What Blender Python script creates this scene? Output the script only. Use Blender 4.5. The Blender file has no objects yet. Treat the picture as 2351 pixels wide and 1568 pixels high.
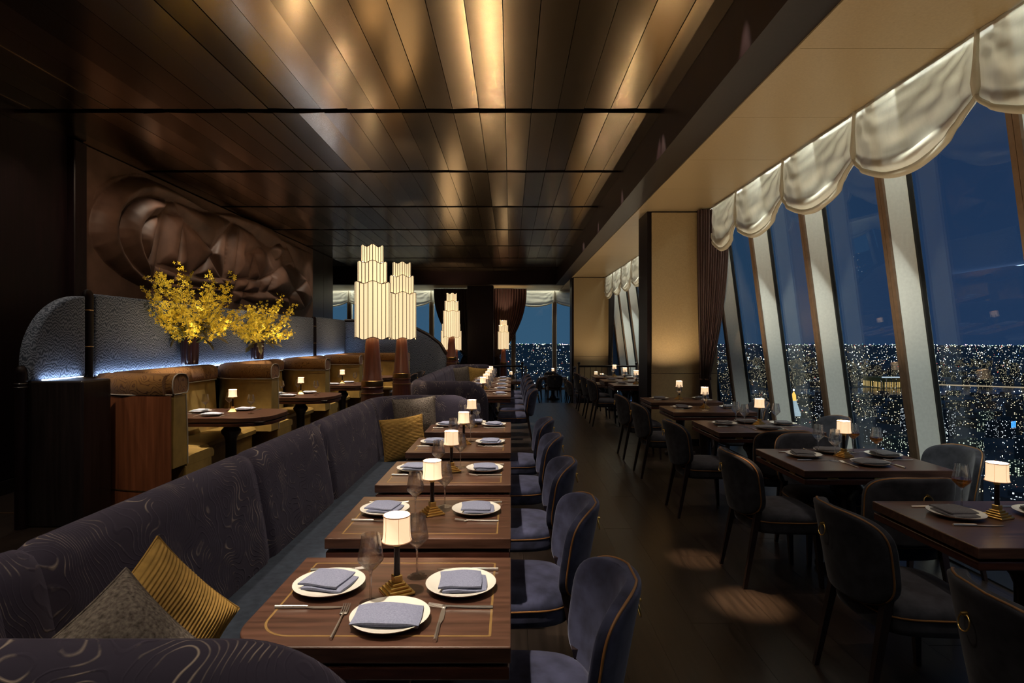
import bpy, bmesh, math, random
import numpy as np
from mathutils import Vector, Matrix, noise as mnoise
random.seed(7)
SC = bpy.context.scene
COL = SC.collection
PI = math.pi
# ------------------------------------------------------------------ camera
cd = bpy.data.cameras.new('camera'); cam = bpy.data.objects.new('camera', cd); COL.objects.link(cam)
EYE = 1.57
cam.location = (0, 0, EYE); cam.rotation_euler = (PI/2, 0, 0)
cd.sensor_width = 36; cd.lens = 1330/2351*36
cd.shift_x = 2.5/2351; cd.shift_y = -4/2351
cd.clip_start = 0.02; cd.clip_end = 120000
SC.camera = cam
# ------------------------------------------------------------------ view, world
vs = SC.view_settings
vs.view_transform = 'Standard'; vs.look = 'None'; vs.gamma = 1; vs.exposure = 0.25; vs.use_curve_mapping = False
SC.cycles.transparent_max_bounces = 24
SC.cycles.max_bounces = 8
SC.cycles.diffuse_bounces = 4
SC.cycles.sample_clamp_indirect = 2.5
SC.cycles.caustics_reflective = False; SC.cycles.caustics_refractive = False
w = bpy.data.worlds.new('night_sky'); SC.world = w; w.use_nodes = True
nt = w.node_tree; nt.nodes.clear()
def N(t, tree=None, **k):
    n = (tree or nt).nodes.new(t)
    for a, b in k.items(): setattr(n, a, b)
    return n
tc = N('ShaderNodeTexCoord'); sx = N('ShaderNodeSeparateXYZ'); nt.links.new(tc.outputs['Generated'], sx.inputs[0])
r1 = N('ShaderNodeValToRGB'); nt.links.new(sx.outputs['X'], r1.inputs[0])      # dusk afterglow towards the far end, deep blue to the side
r1.color_ramp.elements[0].position = 0.05; r1.color_ramp.elements[0].color = (.034, .088, .155, 1)
r1.color_ramp.elements[1].position = 0.55; r1.color_ramp.elements[1].color = (.015, .036, .088, 1)
r2 = N('ShaderNodeMapRange'); nt.links.new(sx.outputs['Z'], r2.inputs[0]); r2.inputs[1].default_value = 0; r2.inputs[2].default_value = .6; r2.inputs[3].default_value = 1.05; r2.inputs[4].default_value = .75
bg = N('ShaderNodeBackground'); wo = N('ShaderNodeOutputWorld')
nt.links.new(r1.outputs[0], bg.inputs[0]); nt.links.new(r2.outputs[0], bg.inputs[1]); nt.links.new(bg.outputs[0], wo.inputs[0])

# ------------------------------------------------------------------ pin spots in the ceiling slots, and spots added to brighten the room
CEIL = 3.92; SOF = 3.47
SLOTS = [5.95+2.14*k for k in range(-3, 7)]
def spot(x, y, tx, ty, tz, power, ang, col=(1, .84, .66), blend=.5, z=CEIL-.004, rad=.03):
    l = bpy.data.lights.new('pin_or_fill_spot', 'SPOT'); l.energy = power; l.color = col; l.spot_size = math.radians(ang); l.spot_blend = blend; l.shadow_soft_size = rad
    o = bpy.data.objects.new('pin_or_fill_spot', l); COL.objects.link(o); o.location = (x, y, z)
    o.rotation_euler = (Vector((tx, ty, tz))-Vector((x, y, z))).to_track_quat('-Z', 'Y').to_euler()
def slot_near(y): return min(SLOTS, key=lambda s: abs(s-y))
BENCH1 = [1.865, 2.71, 3.59, 4.53, 5.46]
BENCH2 = [8.7, 9.6, 10.5, 11.4, 12.3]
WIN = [(2.28, 2.95), (3.63, 4.36), (5.12, 5.9), (6.55, 7.2), (7.6, 8.25), (10.35, 11.0), (11.4, 12.05), (12.6, 13.25)]
BOOTH = [6.48, 8.62, 10.77, 12.9]
for y in BENCH1+BENCH2: spot(-.8, slot_near(y), -.36, y, .75, 430, 24)
for a, b in WIN: spot(1.40, slot_near((a+b)/2), 2.25, (a+b)/2, .75, 75, 27)
for y in BOOTH: spot(-3.1, slot_near(y), -3.15, y, .75, 560, 34)
for s in SLOTS[2:6]: spot(-3.9, s, -5.15, s+1.3, 2.6, 45, 60, col=(1, .72, .5), blend=1)
spot(-3.0, 5.95, -3.95, 7.0, 1.95, 130, 26, blend=.9); spot(-3.0, 8.09, -3.95, 8.9, 1.9, 130, 24, blend=.9); spot(-3.2, 3.81, -3.6, 5.25, .7, 140, 24, blend=1)  # spots added to brighten the blossoms and the booth end panel
for k in (-1, 0, 1, 2, 3, 6, 7, 8, 9, 10):      # spots added under the soffit to brighten the window fins
    y = 3.42+1.27*k; spot(2.4, y-1.0, 3.34, y, .95, 230, 46, col=(.93, 1, .9), blend=1, z=SOF-.004)
for s in SLOTS:                                # wide spots added as general fill
    for x in (-4.6, -2.2, -.9): spot(x, s, x+.05, s+.3, 0, 50, 105, blend=1, rad=.05)
    spot(.9, s, .95, s+.3, 0, 10, 105, blend=1, rad=.05)
spot(1.25, 3.81, 1.42, 3.45, 0, 1800, 8, col=(1, .66, .36), blend=1); spot(1.25, 3.81, 1.32, 4.15, 0, 1200, 7, col=(1, .66, .36), blend=1)

# ------------------------------------------------------------------ helpers
class MB:
    def __init__(s): s.v = []; s.f = []
    def add(s, vs_, fs):
        o = len(s.v); s.v += [tuple(p) for p in vs_]; s.f += [tuple(i+o for i in f) for f in fs]; return s
    def box(s, x0, x1, y0, y1, z0, z1):
        return s.add([(x0,y0,z0),(x1,y0,z0),(x1,y1,z0),(x0,y1,z0),(x0,y0,z1),(x1,y0,z1),(x1,y1,z1),(x0,y1,z1)],
                     [(3,2,1,0),(4,5,6,7),(0,1,5,4),(1,2,6,5),(2,3,7,6),(3,0,4,7)])
    def hexa(s, lo, hi):                      # two quads of 4 points
        return s.add(list(lo)+list(hi), [(3,2,1,0),(4,5,6,7),(0,1,5,4),(1,2,6,5),(2,3,7,6),(3,0,4,7)])
    def rbox(s, x0, x1, y0, y1, z0, z1, b=.01, seg=2):
        bm = bmesh.new(); bmesh.ops.create_cube(bm, size=1)
        for v in bm.verts: v.co = ((x0+x1)/2+v.co.x*(x1-x0), (y0+y1)/2+v.co.y*(y1-y0), (z0+z1)/2+v.co.z*(z1-z0))
        bmesh.ops.bevel(bm, geom=list(bm.edges), offset=b, segments=seg, affect='EDGES', profile=.5)
        bm.verts.index_update()
        s.add([v.co[:] for v in bm.verts], [[v.index for v in f.verts] for f in bm.faces]); bm.free(); return s
    def prism(s, pts, z0, z1):
        n = len(pts); return s.add([(x,y,z0) for x,y in pts]+[(x,y,z1) for x,y in pts],
            [tuple(range(n-1,-1,-1)), tuple(range(n,2*n))]+[(i,(i+1)%n,n+(i+1)%n,n+i) for i in range(n)])
    def lathe(s, prof, n=24, cx=0, cy=0):
        vs_ = []; fs = []; m = len(prof)
        for r, z in prof:
            for i in range(n): a = 2*PI*i/n; vs_.append((cx+r*math.cos(a), cy+r*math.sin(a), z))
        for j in range(m-1):
            for i in range(n): fs.append((j*n+i, j*n+(i+1)%n, (j+1)*n+(i+1)%n, (j+1)*n+i))
        if prof[0][0] > 1e-5: fs.append(tuple(range(n-1,-1,-1)))
        if prof[-1][0] > 1e-5: fs.append(tuple((m-1)*n+i for i in range(n)))
        return s.add(vs_, fs)
    def tube(s, pts, r, n=8, closed=False, radii=None):
        pts = [Vector(p) for p in pts]; m = len(pts); vs_ = []; fs = []
        up = None
        for j, p in enumerate(pts):
            a = pts[(j-1) % m] if (closed or j > 0) else p; b = pts[(j+1) % m] if (closed or j < m-1) else p
            t = (b-a).normalized()
            if up is None:
                up = Vector((0,0,1)) if abs(t.z) < .9 else Vector((1,0,0))
            side = t.cross(up); 
            if side.length < 1e-6: side = t.orthogonal()
            side.normalize(); up = side.cross(t).normalized()
            rr = radii[j] if radii else r
            for i in range(n): c = 2*PI*i/n; vs_.append(p+side*math.cos(c)*rr+up*math.sin(c)*rr)
        for j in range(m if closed else m-1):
            k = (j+1) % m
            for i in range(n): fs.append((j*n+i, j*n+(i+1)%n, k*n+(i+1)%n, k*n+i))
        if not closed: fs += [tuple(range(n-1,-1,-1)), tuple((m-1)*n+i for i in range(n))]
        return s.add(vs_, fs)
    def grid(s, rows, closed_u=False):        # rows of equal length points
        n = len(rows[0]); vs_ = [p for r in rows for p in r]; fs = []
        for j in range(len(rows)-1):
            for i in range(n if closed_u else n-1): fs.append((j*n+i, j*n+(i+1)%n, (j+1)*n+(i+1)%n, (j+1)*n+i))
        return s.add(vs_, fs)
    def mesh(s, name, mat=None, smooth=None):
        me = bpy.data.meshes.new(name); me.from_pydata(s.v, [], s.f); me.validate()
        bm = bmesh.new(); bm.from_mesh(me); bmesh.ops.remove_doubles(bm, verts=bm.verts, dist=1e-6); bmesh.ops.recalc_face_normals(bm, faces=bm.faces); bm.to_mesh(me); bm.free()
        if smooth is not None:
            for p in me.polygons: p.use_smooth = True
            me.set_sharp_from_angle(angle=math.radians(smooth))
        if mat: me.materials.append(mat)
        return me
def obj(name, me, parent=None, loc=(0,0,0), rz=0, kind=None):
    o = bpy.data.objects.new(name, me); COL.objects.link(o); o.location = loc; o.rotation_euler = (0,0,rz)
    if parent: o.parent = parent
    if kind: o['kind'] = kind
    return o
def tag(o, label, cat, group=None, kind=None):
    o['label'] = label; o['category'] = cat
    if group: o['group'] = group
    if kind: o['kind'] = kind
    return o
def thing(name, label, cat, loc=(0,0,0), rz=0, group=None):
    return tag(obj(name, None, None, loc, rz), label, cat, group)
CACHE = {}
def cached(key, fn):
    if key not in CACHE: CACHE[key] = fn()
    return CACHE[key]

# ------------------------------------------------------------------ materials
def newmat(name):
    m = bpy.data.materials.new(name); m.use_nodes = True; t = m.node_tree
    return m, t, t.nodes['Principled BSDF'], t.nodes['Material Output']
def L(t, a, b): t.links.new(a, b)
def mat(name, base, rough=.5, metal=0, var=.2, scale=6, stretch=(1,1,1), bump=0, sheen=0, coat=0, rvar=0, objrand=0, coord='Object', emit=None, spec=.5, detail=4):
    m, t, p, o = newmat(name)
    c = N('ShaderNodeTexCoord', t); mp = N('ShaderNodeMapping', t); mp.inputs['Scale'].default_value = stretch; L(t, c.outputs[coord], mp.inputs[0])
    nz = N('ShaderNodeTexNoise', t); nz.inputs['Scale'].default_value = scale; nz.inputs['Detail'].default_value = detail; L(t, mp.outputs[0], nz.inputs['Vector'])
    r = N('ShaderNodeValToRGB', t); r.color_ramp.elements[0].position = .3; r.color_ramp.elements[1].position = .7
    r.color_ramp.elements[0].color = tuple(max(0, x*(1-var)) for x in base)+(1,); r.color_ramp.elements[1].color = tuple(x*(1+var) for x in base)+(1,)
    L(t, nz.outputs[0], r.inputs[0]); out = r.outputs[0]
    if objrand:
        oi = N('ShaderNodeObjectInfo', t); mr = N('ShaderNodeMapRange', t); mr.inputs[3].default_value = 1-objrand; mr.inputs[4].default_value = 1+objrand; L(t, oi.outputs['Random'], mr.inputs[0])
        mx = N('ShaderNodeMix', t, data_type='RGBA', blend_type='MULTIPLY'); mx.inputs[0].default_value = 1; L(t, out, mx.inputs[6])
        cb = N('ShaderNodeCombineColor', t); [L(t, mr.outputs[0], cb.inputs[i]) for i in range(3)]; L(t, cb.outputs[0], mx.inputs[7]); out = mx.outputs[2]
    L(t, out, p.inputs['Base Color'])
    p.inputs['Roughness'].default_value = rough; p.inputs['Metallic'].default_value = metal; p.inputs['Specular IOR Level'].default_value = spec
    if rvar:
        mr2 = N('ShaderNodeMapRange', t); mr2.inputs[3].default_value = rough-rvar; mr2.inputs[4].default_value = rough+rvar; L(t, nz.outputs[0], mr2.inputs[0]); L(t, mr2.outputs[0], p.inputs['Roughness'])
    if sheen: p.inputs['Sheen Weight'].default_value = sheen; p.inputs['Sheen Roughness'].default_value = .4; p.inputs['Sheen Tint'].default_value = tuple(min(1, x*4+.3) for x in base)+(1,)
    if coat: p.inputs['Coat Weight'].default_value = coat; p.inputs['Coat Roughness'].default_value = .28
    if bump:
        b = N('ShaderNodeBump', t); b.inputs['Strength'].default_value = bump; b.inputs['Distance'].default_value = .01; L(t, nz.outputs[0], b.inputs['Height']); L(t, b.outputs[0], p.inputs['Normal'])
    if emit: p.inputs['Emission Color'].default_value = tuple(emit[:3])+(1,); p.inputs['Emission Strength'].default_value = emit[3]
    return m
def contour_velvet(name, base, line, freq=34, scale=2.2, lw=.12, mask=.52):
    m, t, p, o = newmat(name); c = N('ShaderNodeTexCoord', t)
    nz = N('ShaderNodeTexNoise', t); nz.inputs['Scale'].default_value = scale; nz.inputs['Detail'].default_value = 2.2; nz.inputs['Roughness'].default_value = .42; L(t, c.outputs['Object'], nz.inputs['Vector'])
    mu = N('ShaderNodeMath', t, operation='MULTIPLY'); mu.inputs[1].default_value = freq; L(t, nz.outputs[0], mu.inputs[0])
    pp = N('ShaderNodeMath', t, operation='PINGPONG'); pp.inputs[1].default_value = .5; L(t, mu.outputs[0], pp.inputs[0])
    ln = N('ShaderNodeMapRange', t); ln.inputs[1].default_value = 0; ln.inputs[2].default_value = lw; ln.inputs[3].default_value = 1; ln.inputs[4].default_value = 0; L(t, pp.outputs[0], ln.inputs[0])
    n2 = N('ShaderNodeTexNoise', t); n2.inputs['Scale'].default_value = 9; n2.inputs['Detail'].default_value = 5; L(t, c.outputs['Object'], n2.inputs['Vector'])
    mk = N('ShaderNodeMapRange', t); mk.inputs[1].default_value = mask; mk.inputs[2].default_value = mask+.16; L(t, n2.outputs[0], mk.inputs[0])
    fac = N('ShaderNodeMath', t, operation='MULTIPLY'); L(t, ln.outputs[0], fac.inputs[0]); L(t, mk.outputs[0], fac.inputs[1])
    mx = N('ShaderNodeMix', t, data_type='RGBA'); L(t, fac.outputs[0], mx.inputs[0]); mx.inputs[6].default_value = base+(1,); mx.inputs[7].default_value = line+(1,)
    L(t, mx.outputs[2], p.inputs['Base Color']); p.inputs['Roughness'].default_value = .85; p.inputs['Specular IOR Level'].default_value = .15
    p.inputs['Sheen Weight'].default_value = .32; p.inputs['Sheen Roughness'].default_value = .45; p.inputs['Sheen Tint'].default_value = (.5, .46, .62, 1)
    b = N('ShaderNodeBump', t); b.inputs['Strength'].default_value = .35; b.inputs['Distance'].default_value = .004; L(t, ln.outputs[0], b.inputs['Height']); L(t, b.outputs[0], p.inputs['Normal'])
    return m
def zigzag_fabric(name, dark, light):
    m, t, p, o = newmat(name); c = N('ShaderNodeTexCoord', t); mp = N('ShaderNodeMapping', t); mp.inputs['Scale'].default_value = (1,1,.35); L(t, c.outputs['Object'], mp.inputs[0])
    nz = N('ShaderNodeTexNoise', t); nz.inputs['Scale'].default_value = 20; nz.inputs['Detail'].default_value = 2; L(t, mp.outputs[0], nz.inputs['Vector'])
    s = N('ShaderNodeSeparateXYZ', t); L(t, c.outputs['Object'], s.inputs[0])
    a = N('ShaderNodeMath', t, operation='MULTIPLY'); a.inputs[1].default_value = 34; L(t, s.outputs['Z'], a.inputs[0])
    b = N('ShaderNodeMath', t, operation='MULTIPLY_ADD'); b.inputs[1].default_value = 5.5; L(t, nz.outputs[0], b.inputs[0]); L(t, a.outputs[0], b.inputs[2])
    pp = N('ShaderNodeMath', t, operation='PINGPONG'); pp.inputs[1].default_value = .5; L(t, b.outputs[0], pp.inputs[0])
    r = N('ShaderNodeValToRGB', t); r.color_ramp.elements[0].position = .12; r.color_ramp.elements[1].position = .38; r.color_ramp.elements[0].color = dark+(1,); r.color_ramp.elements[1].color = light+(1,)
    L(t, pp.outputs[0], r.inputs[0]); L(t, r.outputs[0], p.inputs['Base Color']); p.inputs['Roughness'].default_value = .8; p.inputs['Specular IOR Level'].default_value = .2
    bu = N('ShaderNodeBump', t); bu.inputs['Strength'].default_value = .5; bu.inputs['Distance'].default_value = .006; L(t, pp.outputs[0], bu.inputs['Height']); L(t, bu.outputs[0], p.inputs['Normal'])
    return m
def glassy(name, tint=(1,1,1), refl=1.0, rough=0.0, ior=1.45):
    m, t, p, o = newmat(name); t.nodes.remove(p)
    fr = N('ShaderNodeLayerWeight', t); fr.inputs[0].default_value = .5; f0 = ((ior-1)/(ior+1))**2      # Schlick, same from both sides
    pw = N('ShaderNodeMath', t, operation='POWER'); pw.inputs[1].default_value = 5; L(t, fr.outputs['Facing'], pw.inputs[0])
    mu = N('ShaderNodeMath', t, operation='MULTIPLY_ADD', use_clamp=True); mu.inputs[1].default_value = (1-f0)*refl; mu.inputs[2].default_value = f0*refl; L(t, pw.outputs[0], mu.inputs[0])
    tr = N('ShaderNodeBsdfTransparent', t); tr.inputs[0].default_value = tint+(1,)
    gl = N('ShaderNodeBsdfGlossy', t); gl.inputs['Roughness'].default_value = rough
    nz = N('ShaderNodeTexNoise', t); nz.inputs['Scale'].default_value = 3
    mx = N('ShaderNodeMixShader', t); L(t, mu.outputs[0], mx.inputs[0]); L(t, tr.outputs[0], mx.inputs[1]); L(t, gl.outputs[0], mx.inputs[2]); L(t, mx.outputs[0], o.inputs[0])
    return m
def shade_mat(name, col, emit, strength, trans=.1):
    m, t, p, o = newmat(name)
    c = N('ShaderNodeTexCoord', t); nz = N('ShaderNodeTexNoise', t); nz.inputs['Scale'].default_value = 120; L(t, c.outputs['Object'], nz.inputs['Vector'])
    mr = N('ShaderNodeMapRange', t); mr.inputs[3].default_value = strength*.92; mr.inputs[4].default_value = strength*1.08; L(t, nz.outputs[0], mr.inputs[0])
    p.inputs['Base Color'].default_value = col+(1,); p.inputs['Roughness'].default_value = .8
    p.inputs['Emission Color'].default_value = emit+(1,); L(t, mr.outputs[0], p.inputs['Emission Strength'])
    tl = N('ShaderNodeBsdfTranslucent', t); tl.inputs[0].default_value = col+(1,)
    mx = N('ShaderNodeMixShader', t); mx.inputs[0].default_value = trans; L(t, p.outputs[0], mx.inputs[1]); L(t, tl.outputs[0], mx.inputs[2]); L(t, mx.outputs[0], o.inputs[0])
    return m
def sheer(name):
    m, t, p, o = newmat(name); t.nodes.remove(p)
    c = N('ShaderNodeTexCoord', t); mp = N('ShaderNodeMapping', t); mp.inputs['Scale'].default_value = (30,30,3); L(t, c.outputs['Object'], mp.inputs[0])
    nz = N('ShaderNodeTexNoise', t); nz.inputs['Scale'].default_value = 1; L(t, mp.outputs[0], nz.inputs['Vector'])
    mr = N('ShaderNodeMapRange', t); mr.inputs[3].default_value = .06; mr.inputs[4].default_value = .22; L(t, nz.outputs[0], mr.inputs[0])
    d = N('ShaderNodeBsdfDiffuse', t); d.inputs[0].default_value = (.66,.61,.50,1); tl = N('ShaderNodeBsdfTranslucent', t); tl.inputs[0].default_value = (.66,.61,.50,1)
    a = N('ShaderNodeMixShader', t); a.inputs[0].default_value = .38; L(t, d.outputs[0], a.inputs[1]); L(t, tl.outputs[0], a.inputs[2])
    tr = N('ShaderNodeBsdfTransparent', t); mx = N('ShaderNodeMixShader', t); L(t, mr.outputs[0], mx.inputs[0]); L(t, a.outputs[0], mx.inputs[1]); L(t, tr.outputs[0], mx.inputs[2]); L(t, mx.outputs[0], o.inputs[0])
    return m
M = {}
M['mahogany'] = mat('mahogany', (.007, .0028, .0035), .42, var=.4, scale=3, stretch=(10,10,.6), spec=.2)
M['black_wood'] = mat('black_wood', (.012, .008, .008), .35, var=.4, scale=3, stretch=(10,10,.6))
M['red_wood'] = mat('red_wood', (.19, .062, .026), .3, var=.35, scale=3, stretch=(9,9,.5), coat=.3)
M['lamp_wood'] = mat('lamp_wood', (.11, .035, .022), .3, var=.3, scale=4, stretch=(9,9,.6), coat=.3)
M['walnut'] = mat('walnut', (.074, .033, .021), .34, var=.5, scale=3.2, stretch=(1.2,14,14), coat=.35, rvar=.05, detail=6)
M['walnut_edge'] = mat('walnut_edge', (.06, .02, .013), .28, var=.4, scale=4, stretch=(2,2,14), coat=.35)
M['pedestal'] = mat('dark_turned_wood', (.016, .009, .008), .3, var=.3, scale=6)
M['inlay'] = mat('satinwood_inlay', (.23, .135, .045), .35, var=.15, scale=30)
M['floor'] = mat('dark_oak', (.017, .0112, .0085), .33, var=.5, scale=2.5, stretch=(14,1.1,1), bump=.04, objrand=.16, rvar=.06, detail=6)
M['bronze'] = mat('brushed_bronze', (.40, .29, .18), .2, 1, var=.015, scale=.8, stretch=(1,.4,1), objrand=.3, detail=0)
M['slot'] = mat('slot_black', (.004, .004, .004), .7, var=.2)
M['tan'] = mat('tan_leather_panel', (.33, .25, .145), .3, .1, var=.08, scale=60, bump=.03, rvar=.05)
M['tan_wall'] = mat('tan_wall_leather', (.42, .31, .165), .5, 0, var=.08, scale=60, bump=.05)
M['relief'] = mat('brown_relief_leather', (.095, .052, .036), .55, 0, var=.35, scale=3, bump=.08, detail=8, spec=.25)
M['fin'] = mat('pale_fin', (.76, .77, .73), .6, var=.05, scale=40)
M['fin_cap'] = mat('bronze_mullion', (.22, .145, .095), .4, .3, var=.12, scale=20)
M['pane'] = glassy('window_glass', (.9, .94, .95), 1.4)
M['sheer'] = sheer('sheer_voile')
M['curtain'] = mat('maroon_velvet', (.045, .013, .012), .8, var=.4, scale=5, stretch=(6,6,.4), sheen=.35)
M['curtain_dark'] = mat('charcoal_velvet', (.022, .012, .014), .8, var=.4, scale=5, stretch=(6,6,.4), sheen=.25)
M['bench'] = contour_velvet('contour_velvet', (.044, .038, .060), (.45, .37, .3), freq=58, lw=.15, mask=.5)
M['bench_seat'] = mat('slate_velvet', (.062, .08, .115), .85, var=.25, scale=25, sheen=.4, spec=.15, bump=.1)
M['chair'] = mat('midnight_velvet', (.036, .039, .075), .85, var=.45, scale=14, sheen=.55, spec=.15)
M['chair_grey'] = mat('charcoal_chair_velvet', (.032, .032, .041), .85, var=.45, scale=14, sheen=.4, spec=.15)
M['piping'] = mat('copper_piping', (.24, .11, .035), .5, .1, var=.1)
M['leg'] = mat('ebony_leg', (.016, .009, .009), .35, var=.3)
M['brass'] = mat('polished_brass', (.9, .62, .2), .28, 1, var=.08, scale=30)
M['brass_dull'] = mat('aged_brass', (.42, .28, .12), .35, 1, var=.15, scale=30)
M['chrome'] = mat('chrome', (.7, .7, .75), .12, 1, var=.05)
M['column'] = mat('dark_bronze_column', (.03, .02, .016), .3, .6, var=.2)
M['steel'] = mat('cutlery_steel', (.8, .77, .72), .34, 1, var=.06, scale=20)
M['plate'] = mat('white_china', (.8, .77, .7), .25, var=.03, scale=12, coat=.3)
M['napkin'] = mat('blue_linen', (.23, .25, .36), .9, var=.16, scale=220, bump=.12, spec=.1)
M['napkin_white'] = mat('pale_blue_linen', (.5, .53, .62), .9, var=.1, scale=220, bump=.12, spec=.1)
M['napkin_grey'] = mat('grey_linen', (.12, .115, .13), .9, var=.16, scale=220, bump=.12, spec=.1)
def crystal(name):
    m, t, p, o = newmat(name); p.inputs['Base Color'].default_value = (1, 1, 1, 1); p.inputs['Transmission Weight'].default_value = 1; p.inputs['IOR'].default_value = 1.5; p.inputs['Roughness'].default_value = 0
    nz = N('ShaderNodeTexNoise', t); nz.inputs['Scale'].default_value = 4; mr = N('ShaderNodeMapRange', t); mr.inputs[3].default_value = 0; mr.inputs[4].default_value = .01; L(t, nz.outputs[0], mr.inputs[0]); L(t, mr.outputs[0], p.inputs['Roughness'])
    tr = N('ShaderNodeBsdfTransparent', t); mx = N('ShaderNodeMixShader', t); mx.inputs[0].default_value = .5; L(t, p.outputs[0], mx.inputs[1]); L(t, tr.outputs[0], mx.inputs[2]); L(t, mx.outputs[0], o.inputs[0])
    return m
M['glass'] = crystal('crystal')
M['amber'] = glassy('amber_lamp_tint', (.85, .46, .12), 1.0, .0, 1.34)
M['shade'] = shade_mat('cream_lamp_shade', (.85, .72, .55), (1, .70, .42), .8, .02)
M['diffuser'] = shade_mat('lamp_diffuser', (.9, .8, .65), (1, .8, .55), 3.0, .0)
M['trim_band'] = mat('shade_binding', (.38, .2, .12), .7, var=.1, emit=(1,.5,.25,.12))
M['bigshade'] = shade_mat('pleated_shade', (.9, .78, .55), (1, .74, .42), .8, .02)
M['wire'] = mat('black_wire', (.012, .008, .005), .6, var=.2)
M['gold_leather'] = mat('mustard_leather', (.30, .185, .05), .42, var=.2, scale=9, bump=.05, sheen=.2)
M['gold_roll'] = contour_velvet('amber_contour_velvet', (.24, .115, .03), (.09, .035, .01), 22, 4.5, .2, .3)
M['white_piping'] = mat('pale_piping', (.5, .44, .36), .5, var=.05)
M['zigzag'] = zigzag_fabric('blue_zigzag_fabric', (.06, .075, .105), (.23, .26, .33))
M['led'] = mat('led_strip_blue', (.6, .7, .9), .5, emit=(.55, .72, 1, 24))
M['led_warm'] = mat('led_strip_white', (.9, .9, .8), .5, emit=(.97, 1, .84, 36))
M['vase'] = mat('plum_glass_vase', (.03, .01, .012), .12, var=.3, coat=.5)
M['petal'] = mat('yellow_petal', (.9, .64, .03), .6, var=.3, scale=3)
M['stem'] = mat('green_stem', (.07, .09, .025), .7, var=.3)
M['leaf'] = mat('bronze_leaf', (.11, .085, .03), .55, var=.6, scale=5)
M['pillow_grey'] = mat('woven_grey', (.16, .135, .115), .95, var=.55, scale=90, stretch=(1,1,2), bump=.5, spec=.1)
M['pillow_gold'] = mat('ribbed_gold', (.36, .215, .06), .85, var=.2, scale=40, spec=.1, bump=.1)
M['gate'] = mat('brass_floor_strip', (.6, .38, .2), .3, 1, var=.05)
M['grille'] = mat('floor_grille', (.02, .02, .022), .45, .5, var=.2)

# ================================================================== THE SETTING
STEP_Y = 14.4; LOW = -.35; BACK = 22.6
fl = obj('floor', MB().box(-5.4, 3.75, -1.2, STEP_Y, -.16, -.02).mesh('floor', M['slot']), kind='structure')
PW, PL = .2287, 2.6
pk = MB().box(-PW/2+.0005, PW/2-.0005, -PL/2+.0012, PL/2-.0012, -.02, 0).mesh('plank', M['floor'])
cut = {}
for i in range(40):
    off = (i*0.618 % 1)*PL
    y0 = -1.2-off
    while y0 < STEP_Y:
        a, b = max(y0, -1.2), min(y0+PL, STEP_Y)
        if b-a > .05:
            x = -5.4+PW*(i+.5)
            if abs(b-a-PL) < 1e-4: obj('plank', pk, fl, (x, (a+b)/2, 0))
            else: obj('plank', MB().box(-PW/2+.0005, PW/2-.0005, -(b-a)/2+.0012, (b-a)/2-.0012, -.02, 0).mesh('plank', M['floor']), fl, (x, (a+b)/2, 0))
        y0 += PL
lf = obj('floor', MB().box(-9, 3.75, STEP_Y, 24, LOW-.1, LOW).mesh('lower_floor', M['floor']), kind='structure')
for k in range(2):
    obj('step', MB().box(-1.0, 1.9, STEP_Y, STEP_Y+.32*(2-k), LOW+.117*k, LOW+.117*(k+1)).mesh('step', M['floor']), lf)
tag(obj('brass_strip', MB().rbox(-5.13, -4.12, 5.235, 5.26, -.002, .004, .001, 1).mesh('brass_strip', M['gate'])), 'thin brass strip set in the dark floor at far left', 'floor strip')
# floor grille along the glass
obj('trim_9', MB().box(3.12, 3.52, -1.2, STEP_Y, 0, .012).mesh('grille', M['grille']), kind='structure')
# ceiling: bronze panels hung under a dark slab, open slots between the rows
cl = obj('ceiling', MB().box(-9, 3.9, -1.2, 24, 4.1, 4.25).mesh('ceiling', M['slot']), kind='structure')
CX0, CX1 = -5.15, 1.55; NP = 25; cw = (CX1-CX0)/NP; prow = 2.14
pn = MB().box(-cw/2+.003, cw/2-.003, .055, prow-.055, 0, .03).mesh('panel', M['bronze'])
rows = [SLOTS[0]-prow]+SLOTS
for ri, y in enumerate(rows):
    L_ = min(prow, 19.9-y)
    me = pn if L_ > prow-.01 else MB().box(-cw/2+.0022, cw/2-.0022, .05, L_-.0, 0, .03).mesh('panel', M['bronze'])
    for i in range(NP):
        o = obj('panel', me, cl, (CX0+cw*(i+.5), y, CEIL)); o.rotation_euler = (random.uniform(-.0015, .0015), random.gauss(0, .016), 0)
obj('trim_1', MB().box(1.55, 1.85, -1.2, 19.9, SOF, 4.1).mesh('beam', M['mahogany']), kind='structure')
obj('trim_2', MB().box(-9, 1.85, 19.9, 20.25, SOF, 4.1).mesh('beam_far', M['mahogany']), kind='structure')
obj('trim_3', MB().box(1.85, 1.875, -1.2, 20.25, SOF-.012, SOF+.02).mesh('soffit_lip', M['tan']), kind='structure')
ZT = 3.64
sf = obj('ceiling', MB().box(1.85, 2.92, -1.2, 24, SOF+.05, ZT+.1).box(2.92, 3.6, -1.2, 24, ZT, ZT+.1).mesh('soffit', M['slot']), kind='structure')
sp = MB().box(1.876, 2.90, .002, 1.168, SOF, SOF+.05).mesh('panel', M['tan'])
for k in range(-4, 16): obj('panel', sp, sf, (0, 3.78+1.17*k, 0))
obj('panel', MB().box(-9, 1.85, 20.25, 22.3, SOF, SOF+.05).mesh('panel', M['tan']), sf)
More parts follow.
